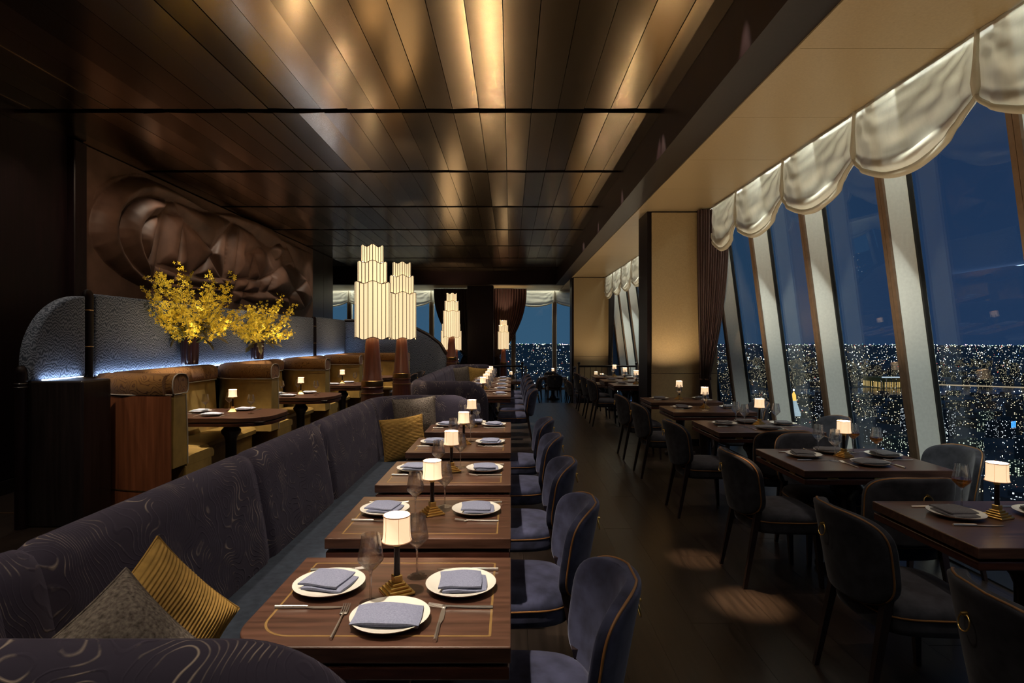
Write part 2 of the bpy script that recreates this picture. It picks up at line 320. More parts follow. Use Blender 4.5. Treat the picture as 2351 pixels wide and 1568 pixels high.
# left wall
wl = obj('wall_left', MB().box(-5.4, -5.15, -1.2, 16.7, -.05, 4.1).mesh('wall_left', M['mahogany']), kind='structure')
for y in (1.2, 3.2, 5.2): obj('panel', MB().rbox(-5.16, -5.135, y-1.0, y+.98, .15, 3.85, .006, 1).mesh('panel', M['mahogany']), wl)
obj('pilaster', MB().rbox(-5.16, -5.06, 6.72, 6.92, 0, 3.9, .01, 1).mesh('pilaster', M['mahogany']), wl)
obj('panel', MB().rbox(-5.16, -5.13, 15.0, 15.85, 0, 3.9, .006, 1).mesh('panel', M['black_wood']), wl); obj('panel', MB().rbox(-5.16, -5.13, 15.86, 16.7, 0, 3.9, .006, 1).mesh('panel', M['black_wood']), wl)
obj('baseboard_left', MB().box(-5.15, -5.12, -1.2, 16.7, 0, .14).mesh('baseboard', M['black_wood']), kind='structure')
obj('wall_front', MB().box(-5.4, 3.75, -1.4, -1.2, -.05, 4.1).mesh('wall_front', M['mahogany']), kind='structure')
obj('wall_recess', MB().box(-9.2, -9, 14, 24, LOW, 4.1).box(-9, -5.15, 16.5, 16.7, LOW, 4.1).mesh('wall_recess', M['mahogany']), kind='structure')

# leather relief on the left wall: cells of a padded composition, each pillowed and tilted
def relief():
    def W(cx, cy):
        xi = 150+cx*.3189; yi = 330+cy*.3189; d = 5.15*1330/(1173-xi); return (d, EYE+(780-yi)*d/1330)
    cells = [
     ([(600,1045),(500,1015),(380,950),(260,850),(180,740),(150,640),(150,560),(170,470),(230,370),(330,285),(440,240),(560,250),(700,310),(830,380),(960,460),(1040,495),(950,490),(700,410),(560,380),(460,400),(390,450),(345,520),(330,600),(340,680),(370,760),(430,850),(500,920),(590,985)], .17, (.0,.02)),
     ([(700,410),(560,380),(460,400),(390,450),(345,520),(330,600),(340,680),(370,760),(430,850),(500,920),(590,985),(565,870),(515,760),(495,690),(495,640),(520,580),(570,530),(640,510)], .17, (0,.02)),
     ([(640,510),(570,530),(520,580),(495,640),(495,690),(515,760),(560,860),(600,650)], .15, (0,0)),
     ([(710,405),(640,520),(600,690),(570,870),(595,985),(615,880),(660,650),(690,500)], .04, (-.05,0)),
     ([(690,500),(800,520),(760,880),(640,860),(660,650)], .1, (.08,0)),
     ([(740,410),(700,420),(690,495),(800,518)], .08, (.05,.05)),
     ([(820,550),(765,880),(880,940)], .08, (-.08,.0)),
     ([(820,550),(920,640),(1000,760),(1015,800),(880,940)], .13, (.08,.0)),
     ([(740,410),(950,495),(1040,500),(1170,565),(1015,780),(920,640),(800,520)], .13, (-.02,.05)),
     ([(1015,800),(890,945),(1100,965)], .1, (-.06,-.03)),
     ([(1170,570),(1015,790),(1110,960)], .06, (-.09,0)),
     ([(1175,570),(1215,590),(1185,970),(1110,965)], .1, (.09,0)),
     ([(1215,590),(1330,650),(1400,740),(1260,790),(1340,790),(1300,960),(1185,970)], .08, (-.05,.03)),
     ([(1342,790),(1300,970),(1370,975)], .09, (.07,0)),
     ([(1370,740),(1440,800),(1500,920),(1380,975),(1345,790)], .09, (-.05,.03)),
     ([(610,880),(760,930),(890,945),(720,1000),(595,975)], .12, (0,.06)),
     ([(760,930),(1100,970),(1130,1040),(720,1005)], .11, (.03,-.05)),
     ([(600,990),(720,1005),(1130,1045),(1200,1080),(900,1065),(620,1040)], .12, (0,.04)),
     ([(1100,970),(1210,980),(1190,1060),(1130,1040)], .1, (-.05,.03)), ([(1210,980),(1300,980),(1260,1060),(1195,1055)], .1, (.06,.0)),
     ([(1300,985),(1390,985),(1370,1090),(1265,1060)], .1, (-.05,.02)), ([(1390,985),(1470,950),(1430,1050),(1375,1085)], .1, (.06,.0)),
     ([(1470,950),(1550,880),(1640,1050),(1580,1100),(1450,1060)], .12, (-.06,.0)),
     ([(1040,500),(1180,505),(1330,545),(1450,600),(1540,690),(1590,790),(1640,900),(1720,990),(1640,1055),(1560,880),(1540,760),(1440,740),(1330,650),(1170,565)], .13, (.02,.04)),
     ([(1190,1065),(1270,1065),(1240,1150),(1200,1140)], .1, (-.05,.02)), ([(1275,1068),(1440,1065),(1500,1100),(1510,1150),(1350,1150),(1250,1110)], .11, (.04,-.03)),
     ([(1500,1100),(1580,1100),(1620,1205),(1510,1150)], .11, (-.05,.0)), ([(1585,1100),(1645,1060),(1700,1190),(1625,1208)], .11, (.05,.0)),
     ([(1650,1058),(1725,990),(1775,1130),(1705,1190)], .11, (-.05,.0)),
     ([(1460,760),(1480,720),(1520,710),(1550,750),(1540,800),(1500,840),(1480,800)], .12, (0,0)),
     ([(1555,870),(1600,860),(1720,980),(1640,1050)], .06, (.03,.0)),
     ([(1560,700),(1775,800),(1775,1080),(1725,985),(1640,880),(1590,780)], .05, (-.06,.02)),
     ([(170,420),(200,330),(320,240),(480,215),(620,235),(440,225),(310,285)], .05, (0,.05)),
    ]
    nx, nz_ = 330, 190
    xi = np.linspace(187, 714, nx); Y = 5.15*1330/(1173-xi); Z = np.linspace(1.15, 3.9, nz_)
    YY, ZZ = np.meshgrid(Y, Z); H = np.zeros_like(YY)
    for poly, bul, tilt in cells:
        P = np.array([W(*p) for p in poly]); c = P.mean(0); ext = np.ptp(P, axis=0)
        ins = np.zeros(YY.shape, bool); dist = np.full(YY.shape, 1e9); n = len(P)
        for i in range(n):
            a, b = P[i], P[(i+1) % n]
            if a[1] != b[1]:
                cond = ((a[1] > ZZ) != (b[1] > ZZ)) & (YY < (b[0]-a[0])*(ZZ-a[1])/(b[1]-a[1])+a[0]); ins ^= cond
            ab = b-a; tt = np.clip(((YY-a[0])*ab[0]+(ZZ-a[1])*ab[1])/(ab@ab+1e-12), 0, 1)
            dist = np.minimum(dist, np.hypot(YY-a[0]-tt*ab[0], ZZ-a[1]-tt*ab[1]))
        h = bul*(1-np.exp(-dist/.12))*1.25+(tilt[0]*(YY-c[0])/(ext[0]+.01)+tilt[1]*(ZZ-c[1])/(ext[1]+.01))*2.2*(1-np.exp(-dist/.04))+.02
        H = np.where(ins, np.maximum(h, 0), H)
    K = (H+np.roll(H,1,0)+np.roll(H,-1,0)+np.roll(H,1,1)+np.roll(H,-1,1))/5; K[0]=K[-1]=0; K[:,0]=K[:,-1]=0
    X = -5.12+K
    mb = MB(); mb.grid([[(X[j,i], YY[j,i], ZZ[j,i]) for i in range(nx)] for j in range(nz_)])
    return mb.mesh('relief', M['relief'], 60)
t = thing('relief_panel', 'large brown padded leather relief of curved and angular forms on left wall', 'wall art', (0,0,0))
obj('padded_relief', relief(), t); obj('backing', MB().rbox(-5.15, -5.115, 6.93, 14.96, 1.1, 3.91, .006, 1).mesh('backing', M['relief']), t)

# ---- windows, right side, leaning in towards the top
LEAN = .13; GX = 3.40
def gx(z): return GX-LEAN*(z-EYE)
def slab(x0, x1, y0, y1, z0, z1):              # a leaning slab; x relative to the glass line
    lo = [(gx(z0)+x0,y0,z0),(gx(z0)+x1,y0,z0),(gx(z0)+x1,y1,z0),(gx(z0)+x0,y1,z0)]; hi = [(gx(z1)+x0,y0,z1),(gx(z1)+x1,y0,z1),(gx(z1)+x1,y1,z1),(gx(z1)+x0,y1,z1)]
    return MB().hexa(lo, hi)
FIN = [3.42+1.27*k for k in range(-3, 16)]
glass_me = slab(0, .012, .0, 1.19, .06, ZT).mesh('pane', M['pane']); fin_me = slab(-.215, .02, 0, .08, 0, ZT).mesh('fin', M['fin'])
cap_me = slab(-.235, -.214, -.004, .038, 0, ZT).mesh('mullion', M['fin_cap']); cap2 = slab(-.235, -.214, .042, .084, 0, ZT).mesh('mullion', M['fin_cap'])
gask = slab(-.03, .0, -.022, 0, 0, ZT).mesh('gasket', M['slot'])
wn = 0
for y in FIN:
    wn += 1
    wo_ = obj('window_%d' % wn, glass_me, None, (0, y+.08, 0), kind='structure')
    obj('fin', fin_me, wo_, (0, -.08, 0)); obj('mullion', cap_me, wo_, (0, -.08, 0)); obj('mullion', cap2, wo_, (0, -.08, 0)); obj('gasket', gask, wo_, (0, -.08, 0))
    obj('sill', slab(-.05, .05, 0, 1.19, -.05, .06).mesh('sill', M['fin_cap']), wo_)
# head strip light above the glass, behind the voile
for k, (a, b) in enumerate(((-1, 8.2), (9.4, 17.4), (18.6, 22))):
    hs = obj('trim_%d' % (10+k), MB().box(3.065, 3.115, a, b, ZT-.02, ZT-.002).mesh('head_light', M['led_warm']), kind='structure')
# ---- far windows
BM = [-9.44+1.59*k for k in range(0, 9)]
for x in BM[:-1]:
    wn += 1
    wo_ = obj('window_%d' % wn, MB().box(x+.09, x+1.5, BACK, BACK+.012, LOW+.06, SOF+.15).mesh('pane', M['pane']), kind='structure')
    obj('fin', MB().box(x-.09, x+.09, BACK-.16, BACK+.03, LOW, SOF).mesh('fin', M['fin']), wo_); obj('mullion', MB().box(x-.05, x-.004, BACK-.175, BACK-.158, LOW, SOF).box(x+.004, x+.05, BACK-.175, BACK-.158, LOW, SOF).mesh('mullion', M['fin_cap']), wo_)
    obj('sill', MB().box(x, x+1.59, BACK-.05, BACK+.05, LOW-.05, LOW+.06).mesh('sill', M['fin_cap']), wo_)
obj('trim_13', MB().box(-8.5, 1.84, BACK-.14, BACK-.06, SOF+.10, SOF+.115).mesh('head_light', M['led_warm']), kind='structure')
# ---- pillars
def pillar(y0, y1, x0, x1, name):
    p = obj(name, MB().box(x0, x1, y0+.01, y1, -.4, SOF).mesh('pillar', M['mahogany']), kind='structure')
    obj('panel', MB().rbox(x0+.06, x1, y0-.015, y0+.012, 1.075, SOF-.02, .004, 1).mesh('panel', M['tan_wall']), p)
    obj('panel', MB().rbox(x0+.06, x1, y0-.015, y0+.012, .1, 1.068, .004, 1).mesh('panel', M['tan_wall']), p)
    obj('baseboard', MB().box(x0+.05, x1, y0-.02, y0, -.0, .1).mesh('baseboard', M['black_wood']), p)
pillar(8.57, 9.16, 2.02, 3.05, 'trim_4'); pillar(17.6, 18.2, 1.85, 3.1, 'trim_5')
obj('trim_6', MB().rbox(-1.53, -.61, 20.3, 20.9, LOW, SOF, .01, 1).mesh('pillar', M['mahogany']), kind='structure')

# ---- voile valances (each window bay a swag)
def swag(p0, p1, drop, mid, out, z=SOF-.005, fold=.05):
    """voile between two gathers p0,p1 (x,y); drop at the gathers, mid at the centre; out = (dx,dy) into the room"""
    rows = []; nu, nv = 56, 30
    for j in range(nv+1):
        v = j/nv; r = []
        for i in range(nu+1):
            u = i/nu; belly = math.sin(PI*u)**.7; d = drop+(mid-drop)*belly
            zz = z-d*v
            o_ = .03+fold*belly*math.sin(PI*min(1, v*1.02))*1.6 + .012*math.sin(v*22+u*5)*v*belly + .02*abs(math.sin(u*31))*(1-belly)
            for g_ in (u, 1-u):                    # folds fanning out from each gather
                ph = math.atan2(v*mid, g_*1.27+.02); o_ += .016*math.sin(ph*15+(0 if g_ is u else 1.3))*math.exp(-3.2*math.hypot(g_, .35*(1-v)))*min(1, g_*12)
            o_ += .012*mnoise.noise(Vector((u*5+p0[1]*3+p0[0], v*9, 0)))*belly
            if v > .8: o_ += .07*belly*math.sin((v-.8)/.2*PI)
            lean = LEAN*0
            r.append((p0[0]+(p1[0]-p0[0])*u+out[0]*o_, p0[1]+(p1[1]-p0[1])*u+out[1]*o_, zz))
        rows.append(r)
    return rows
def valance(a, b, drop, mid, out, label):
    rows = swag(a, b, drop, mid, out); mb = MB(); mb.grid(rows)
    back = [[(x-out[0]*.006, y-out[1]*.006, z) for x, y, z in r] for r in rows[:]]
    o = tag(obj('voile_valance', mb.mesh('voile_valance', M['sheer'], 80)), label, 'valance', 'swagged voile valances over the windows')
    # rolled hem and gather
    hem = MB().tube([(x+out[0]*.02, y+out[1]*.02, z+.012) for x, y, z in rows[-1]], .02, 8, radii=[.010+.022*math.sin(PI*i/56)**.7 for i in range(57)]).mesh('hem', M['sheer'], 80)
    obj('hem', hem, o)
    g = [(a[0]+out[0]*.05, a[1]+out[1]*.05, SOF-k*drop/5) for k in range(6)]
    obj('gather', MB().tube(g, .03, 8, radii=[.012,.016,.02,.026,.034,.022]).mesh('gather', M['sheer'], 80), o)
ords = ['nearest', 'second', 'third', 'fourth', 'fifth', 'sixth', 'seventh', 'eighth', 'ninth', 'tenth', 'eleventh', 'twelfth', 'thirteenth', 'fourteenth', 'fifteenth', 'sixteenth']
vi = 0
for k in range(len(FIN)-1):
    a, b = FIN[k]+.13, FIN[k+1]+.13
    if a < -.1 or b > 21: continue
    if 8.3 < b and a < 9.2:
        if a > 8.3: continue
        b = 8.22
    valance((2.905, a), (2.905, b), .40, .68, (-1, 0), 'sheer cream voile swag along the right-hand windows, %s one from the camera' % ords[vi]); vi += 1
bl = ['far left end', 'second from the left', 'behind the tall floor lamps', 'left of the far dark pillar', None, None, 'right of the far dark pillar', 'beside the right corner']
for k, x in enumerate(BM[:-1]):
    if k in (5,): continue
    valance((x+1.59, BACK-.22), (x, BACK-.22), .42, .62, (0, -1), 'sheer voile swag on the far end window, %s' % (bl[k] or 'behind the far pillar and curtain'))

# ---- velvet curtains tied back
def curtain(name, label, top, tie, zt, zb, z1, depth_dir, m, hang=(None)):
    """top=(p,q) span along axis at the rail, tie=(point, width) gathered at zt; pleats run out along depth_dir"""
    (ax, ay), (bx, by) = top; rows = []; n = 90; nv = 40
    for j in range(nv+1):
        v = j/nv; z = z1+(zb-z1)*v
        f = min(1, max(0, (z1-z)/(z1-zt)))
        if z >= zt: s = f**2.2
        else: s = 1-.35*((zt-z)/(zt-zb))**.7
        r = []
        for i in range(n+1):
            u = i/n; x = ax+(bx-ax)*u; y = ay+(by-ay)*u
            uu = tie[1]*u
            cx = tie[0][0]+(bx-ax)*uu; cy = tie[0][1]+(by-ay)*uu
            px = x+(cx-x)*s; py = y+(cy-y)*s
            amp = .035+.02*s
            w_ = amp*math.sin(u*2*PI*13)+.012*math.sin(u*2*PI*5+z*2)
            r.append((px+depth_dir[0]*w_, py+depth_dir[1]*w_, z))
        rows.append(r)
    mb = MB(); mb.grid(rows); mb.grid([[(x-depth_dir[0]*.02, y-depth_dir[1]*.02, z) for x, y, z in r] for r in rows])
    t = thing(name, label, 'curtain'); obj('drape', mb.mesh('drape', m, 70), t)
    a = rows[int(nv*(z1-zt)/(z1-zb))]; mb = MB().tube([(a[0][0], a[0][1], zt+.05)]+[(p[0]+depth_dir[0]*.05*(-1 if depth_dir[1] else 1), p[1]-abs(depth_dir[1])*.05, zt) for p in a[::6]]+[(a[-1][0], a[-1][1], zt+.02)], .012, 6)
    obj('tieback', mb.mesh('tieback', m), t)
    return t
curtain('velvet_curtain', 'maroon velvet curtain tied back beside the tan pillar and right-hand windows', ((2.70, 8.40), (3.14, 8.32)), ((2.74, 8.40), .3), 1.0, .02, SOF-.02, (.3, 1), M['curtain'])
curtain('velvet_curtain', 'dark curtain tied back beside the farther tan pillar', ((2.92, 17.3), (3.1, 17.3)), ((2.92, 17.35), .5), .9, LOW+.02, SOF-.02, (.3, 1), M['curtain_dark'])
curtain('velvet_curtain', 'black curtain swept left of the far dark pillar', ((-2.85, 21.4), (-1.5, 21.4)), ((-1.75, 21.4), .2), 1.0, LOW+.02, SOF-.02, (0, 1), M['curtain_dark'])
curtain('velvet_curtain', 'dark maroon curtain swept right of the far dark pillar', ((-.64, 21.4), (.58, 21.4)), ((-.62, 21.4), .14), .95, LOW+.02, SOF-.02, (0, 1), M['curtain'])

# ================================================================== TABLES AND WHAT STANDS ON THEM
def rounded(x0, x1, y0, y1, r):               # r = radii for corners (x0y0, x1y0, x1y1, x0y1)
    pts = []
    for (cx, cy, a0, rr) in ((x0, y0, PI, r[0]), (x1, y0, 1.5*PI, r[1]), (x1, y1, 0, r[2]), (x0, y1, .5*PI, r[3])):
        sx_ = 1 if cx == x0 else -1; sy_ = 1 if cy == y0 else -1
        n = 1 if rr < .003 else 9
        for i in range(n):
            a = a0+(PI/2)*(i/(n-1) if n > 1 else .5)
            pts.append((cx+sx_*rr+rr*math.cos(a), cy+sy_*rr+rr*math.sin(a)) if n > 1 else (cx, cy))
    return pts
def slab_mesh(name, pts, z0, z1, m, bev=.004):
    bm = bmesh.new(); vs_ = [bm.verts.new((x, y, z0)) for x, y in pts]; f = bm.faces.new(vs_)
    r = bmesh.ops.extrude_face_region(bm, geom=[f]); top = [e for e in r['geom'] if isinstance(e, bmesh.types.BMVert)]
    for v in top: v.co.z = z1
    bmesh.ops.recalc_face_normals(bm, faces=bm.faces)
    ed = [e for e in bm.edges if abs(e.verts[0].co.z-e.verts[1].co.z) < 1e-6]
    bmesh.ops.bevel(bm, geom=ed, offset=bev, segments=2, affect='EDGES', profile=.5)
    me = bpy.data.meshes.new(name); bm.to_mesh(me); bm.free(); me.materials.append(m)
    for p in me.polygons: p.use_smooth = True
    me.set_sharp_from_angle(angle=math.radians(20))
    return me
TOPZ = .75
def make_table(label, cx, cy, wx, dy, group, z=0, r=(.004,)*4, inlay=True, spacers=False, ped='square', thick=.045):
    key = ('tab', round(wx,3), round(dy,3), r, inlay, spacers, thick)
    def build():
        x0, x1, y0, y1 = -wx/2, wx/2, -dy/2, dy/2; d = {}
        d['table_top'] = slab_mesh('table_top', rounded(x0, x1, y0, y1, r), TOPZ-thick, TOPZ, M['walnut'])
        d['lower_leaf'] = slab_mesh('lower_leaf', rounded(x0+.004, x1-.004, y0+.004, y1-.004, r), TOPZ-thick-.012-.035, TOPZ-thick-.012, M['walnut_edge'])
        d['apron'] = MB().rbox(x0+.05, x1-.05, y0+.05, y1-.05, TOPZ-thick-.014, TOPZ-thick, .001, 1).mesh('apron', M['pedestal'])
        if inlay:
            ins = .055; a = rounded(x0+ins, x1-ins, y0+ins, y1-ins, tuple(max(.004, q-.03) for q in r)); b = rounded(x0+ins+.007, x1-ins-.007, y0+ins+.007, y1-ins-.007, tuple(max(.004, q-.037) for q in r))
            n = len(a); mb = MB(); mb.add([(x, y, TOPZ+.0004) for x, y in a]+[(x, y, TOPZ+.0004) for x, y in b]+[(x, y, TOPZ-.002) for x, y in a]+[(x, y, TOPZ-.002) for x, y in b], [(i, (i+1) % n, n+(i+1) % n, n+i) for i in range(n)]+[(i, 2*n+i, 2*n+(i+1) % n, (i+1) % n) for i in range(n)]+[(n+i, n+(i+1) % n, 3*n+(i+1) % n, 3*n+i) for i in range(n)])
            d['inlay'] = mb.mesh('inlay', M['inlay'])
        d['pedestal'] = MB().lathe([(.11,.05),(.1,.09),(.075,.12),(.06,.16),(.058,.4),(.06,.46),(.075,.5),(.1,.53),(.105,.56),(.075,.6),(.068,.63),(.085,.655),(.12,.66)], 20).mesh('pedestal', M['pedestal'], 45)
        mb = MB(); bw = .2
        mb.rbox(-bw, bw, -.05, .05, 0, .05, .012, 2); mb.rbox(-.05, .05, -bw, bw, 0, .05, .012, 2)
        d['foot'] = mb.mesh('foot', M['pedestal'])
        if spacers:
            s = MB().box(-.035, .035, -.004, .004, TOPZ-thick-.011, TOPZ-thick-.001).mesh('spacer', M['brass']); d['_sp'] = s
        return d
    d = cached(key, build)
    t = thing('dining_table', label, 'table', (cx, cy, z), 0, group)
    for k, me in d.items():
        if k[0] != '_': obj(k, me, t)
    if spacers:
        for q in (-.28, 0, .28):
            obj('spacer', d['_sp'], t, (q*wx/.9, -dy/2+.006, 0)); 
        for q in (-.2, .15): obj('spacer', d['_sp'], t, (-wx/2+.006, q, 0), PI/2)
    return t
# --- plate
def plate_me():
    return MB().lathe([(0,.0),(.062,.0),(.066,.004),(.1,.011),(.115,.019),(.116,.0215),(.112,.021),(.095,.0145),(.07,.009),(.0,.0085)], 40).mesh('plate', M['plate'], 50)
def napkin_me(kind, m):
    def build():
        rnd = random.Random(kind); d = []
        def sheet(x0, x1, y0, y1, z, th, sag, name):
            rows = []; n = 12
            for j in range(n+1):
                v = j/n; r = []
                for i in range(n+1):
                    u = i/n; x = x0+(x1-x0)*u; y = y0+(y1-y0)*v
                    e = max(abs(2*u-1), abs(2*v-1))
                    zz = z+th*(1-max(0, (e-.82)/.18)**2*.45)+.0015*math.sin(u*7+v*4+kind)-sag*(abs(2*u-1)**3)*(1 if kind == 1 else .25)
                    r.append((x+.004*math.sin(v*3+kind), y+.003*math.sin(u*4), zz))
                rows.append(r)
            mb = MB(); mb.grid(rows); bot = [[(p[0], p[1], max(z, p[2]-th)) for p in r] for r in rows]; mb.grid(bot)
            n1 = n+1
            ring = lambda R: [R[0][i] for i in range(n1)]+[R[j][n] for j in range(1, n1)]+[R[n][i] for i in range(n-1, -1, -1)]+[R[j][0] for j in range(n-1, 0, -1)]
            mb.grid([ring(rows), ring(bot)], closed_u=True)
            return mb.mesh(name, m, 60)
        if kind == 1: d = [sheet(-.098, .098, -.07, .055, .0225, .011, .006, 'fold'), sheet(-.09, .095, -.062, .058, .012, .011, .002, 'fold')]
        else: d = [sheet(-.075, .062, -.062, .068, .026, .011, .002, 'fold'), sheet(-.062, .078, -.066, .06, .0135, .012, .001, 'fold')]
        return d
    return cached(('nap', kind, m.name), build)
def fork_me():
    mb = MB(); mb.tube([(0,-.1,.004),(0,-.02,.004),(0,.03,.006),(0,.045,.005)], .003, 6, radii=[.0048,.004,.0028,.004])
    mb.rbox(-.0115, .0115, .043, .056, .003, .0055, .001, 1)
    for q in (-.0096, -.0032, .0032, .0096): mb.tube([(q,.055,.0045),(q,.075,.007),(q,.098,.0105)], .0016, 5)
    return mb.mesh('fork', M['steel'], 50)
def knife_me():
    mb = MB(); mb.tube([(0,-.11,.0045),(0,-.02,.0045),(0,-.01,.0045)], .004, 8, radii=[.0055,.005,.0035])
    rows = [[(.0005,-.012,.001),(.0005,-.012,.008)],[(.009,.0,.002),(-.002,.0,.004)],[(.0105,.05,.002),(-.001,.05,.0035)],[(.008,.085,.002),(0,.085,.0035)],[(.002,.105,.002),(.001,.105,.003)]]
    mb.add([p for r in ((-.004,-.012),(.004,-.012)) for p in [(r[0],r[1],.002),(r[0],r[1],.007)]], [])
    pts = [(-.004,-.015),(.004,-.015),(.0105,.01),(.0105,.06),(.007,.09),(.0,.108),(-.003,.06)]
    mb.prism(pts, .0025, .0042)
    return mb.mesh('knife', M['steel'], 40)
def glass_meshes():
    out = [(0,.0),(.034,.0),(.0345,.0015),(.02,.0035),(.006,.008),(.0038,.014),(.0034,.05),(.0036,.09),(.006,.098),(.02,.112),(.0385,.132),(.0405,.138),(.039,.148),(.0335,.18),(.0285,.214)]
    inn = [(.0277,.214),(.0327,.18),(.0382,.148),(.0396,.138),(.0376,.1325),(.0195,.1135),(.006,.1015),(0,.1005)]
    return MB().lathe(out+inn, 28).mesh('wine_glass', M['glass'], 35)
def lamp_tint_me(): return MB().lathe([(0,.1015),(.006,.1022),(.0193,.1142),(.0372,.133),(.0392,.1385),(.0382,.145),(0,.145)], 28).mesh('wine', M['amber'], 35)  # amber fill stands in for lamp light refracted in the bowl
def place(kind, loc, rz, label, group):
    m = {'plate': plate_me, 'fork': fork_me, 'knife': knife_me, 'wine_glass': glass_meshes}[kind]
    return tag(obj(kind, cached(kind, m), None, loc, rz), label, {'wine_glass': 'wine glass'}.get(kind, kind), group)
def setting(tab, side, x, y, rz, nap='napkin', z=TOPZ, kind=0, cutlery=True, nr=None):
    """one cover: the diner sits at local -y"""
    c, s = math.cos(rz), math.sin(rz)
    def P(a, b): return (x+a*c-b*s, y+a*s+b*c, z+.0005)
    place('plate', P(0, 0), rz, 'round white plate at the %s of the %s' % (side, tab), 'white plates')
    nc = {'napkin': 'folded blue linen napkin', 'napkin_white': 'folded pale blue linen napkin', 'napkin_grey': 'folded dark grey linen napkin'}[nap]
    t = thing('napkin', '%s at the %s of the %s' % (nc, side, tab), 'napkin', P(-.005, -.004), (rz if nr is None else nr)+random.uniform(-.12, .12), 'folded napkins on plates'); 
    for me in napkin_me(kind, M[nap]): obj('fold', me, t)
    if cutlery:
        place('fork', P(-.145, -.01), rz+random.uniform(-.05, .05), 'steel fork at the %s of the %s' % (side, tab), 'forks')
        place('knife', P(.145, -.01), rz+random.uniform(-.05, .05), 'steel knife at the %s of the %s' % (side, tab), 'knives')
def glass(tab, which, x, y, amber=False, z=TOPZ):
    g = place('wine_glass', (x, y, z+.0004), random.uniform(0, 1), ('stemmed glass with painted amber lamp glow, %s, on the %s' if amber else 'empty stemmed wine glass, %s, on the %s') % (which, tab), 'wine glasses')
    if amber: obj('wine', cached('wine', lamp_tint_me), g)  # lamp glow put into the glass as a coloured fill
def lamp_parts():
    d = {}
    mb = MB()
    for h0, h1, r in ((0,.009,.046),(.009,.018,.038),(.018,.027,.03),(.027,.036,.0225)): mb.rbox(-r, r, -r, r, h0, h1, .0018, 1)
    mb.rbox(-.0145, .0145, -.0145, .0145, .036, .058, .002, 1)
    d['base'] = mb.mesh('base', M['brass'])
    d['column'] = MB().lathe([(.0105,.058),(.0098,.1),(.0095,.152)], 16).mesh('column', M['column'], 40)
    d['collar'] = MB().lathe([(.0125,.152),(.0135,.156),(.0125,.162),(.015,.168),(.015,.172),(.006,.176),(.004,.2)], 16).mesh('collar', M['brass'], 40)
    o = [(.0475,.168),(.0455,.176),(.0435,.19),(.0425,.225),(.0425,.252)]
    d['shade'] = MB().lathe([(0,.1795),(.0425,.1795),(.0465,.1695)]+o+[(.0418,.252),(.0418,.19),(.0428,.1805),(0,.1805)], 32).mesh('shade', M['shade'], 40)
    mb = MB()
    mb.tube([(.0427*math.cos(a), .0427*math.sin(a), .2505) for a in [2*PI*i/32 for i in range(32)]], .0022, 6, closed=True)
    d['top_binding'] = mb.mesh('top_binding', M['trim_band'], 60); mb = MB()
    mb.tube([(.0478*math.cos(a), .0478*math.sin(a), .169) for a in [2*PI*i/32 for i in range(32)]], .0016, 6, closed=True); d['lower_binding'] = mb.mesh('lower_binding', M['trim_band'], 60)
    mb = MB()
    for k in range(6):
        a = k*PI/3+.3; mb.tube([(.0436*math.cos(a), .0436*math.sin(a), .252),(.0434*math.cos(a), .0434*math.sin(a), .21),(.0446*math.cos(a), .0446*math.sin(a), .189),(.048*math.cos(a), .048*math.sin(a), .169)], .0006, 4)
    d['rib'] = mb.mesh('rib', M['trim_band'])
    d['bulb'] = MB().lathe([(0,.182),(.012,.186),(.016,.196),(.012,.206),(0,.21)], 12).mesh('bulb', M['diffuser'], 60)
    return d
LAMPW = 28.0
def table_lamp(label, x, y, rz=.6, z=TOPZ):
    t = thing('table_lamp', label, 'table lamp', (x, y, z+.0005), rz, 'small brass table lamps')
    for k, me in cached('lamp', lamp_parts).items():
        obj(k, me, t)
    l = bpy.data.lights.new('lamp_bulb', 'POINT'); l.energy = LAMPW; l.color = (1, .74, .45); l.shadow_soft_size = .012
    o = obj('lamp_bulb', l, t, (0, 0, .228))
    return t
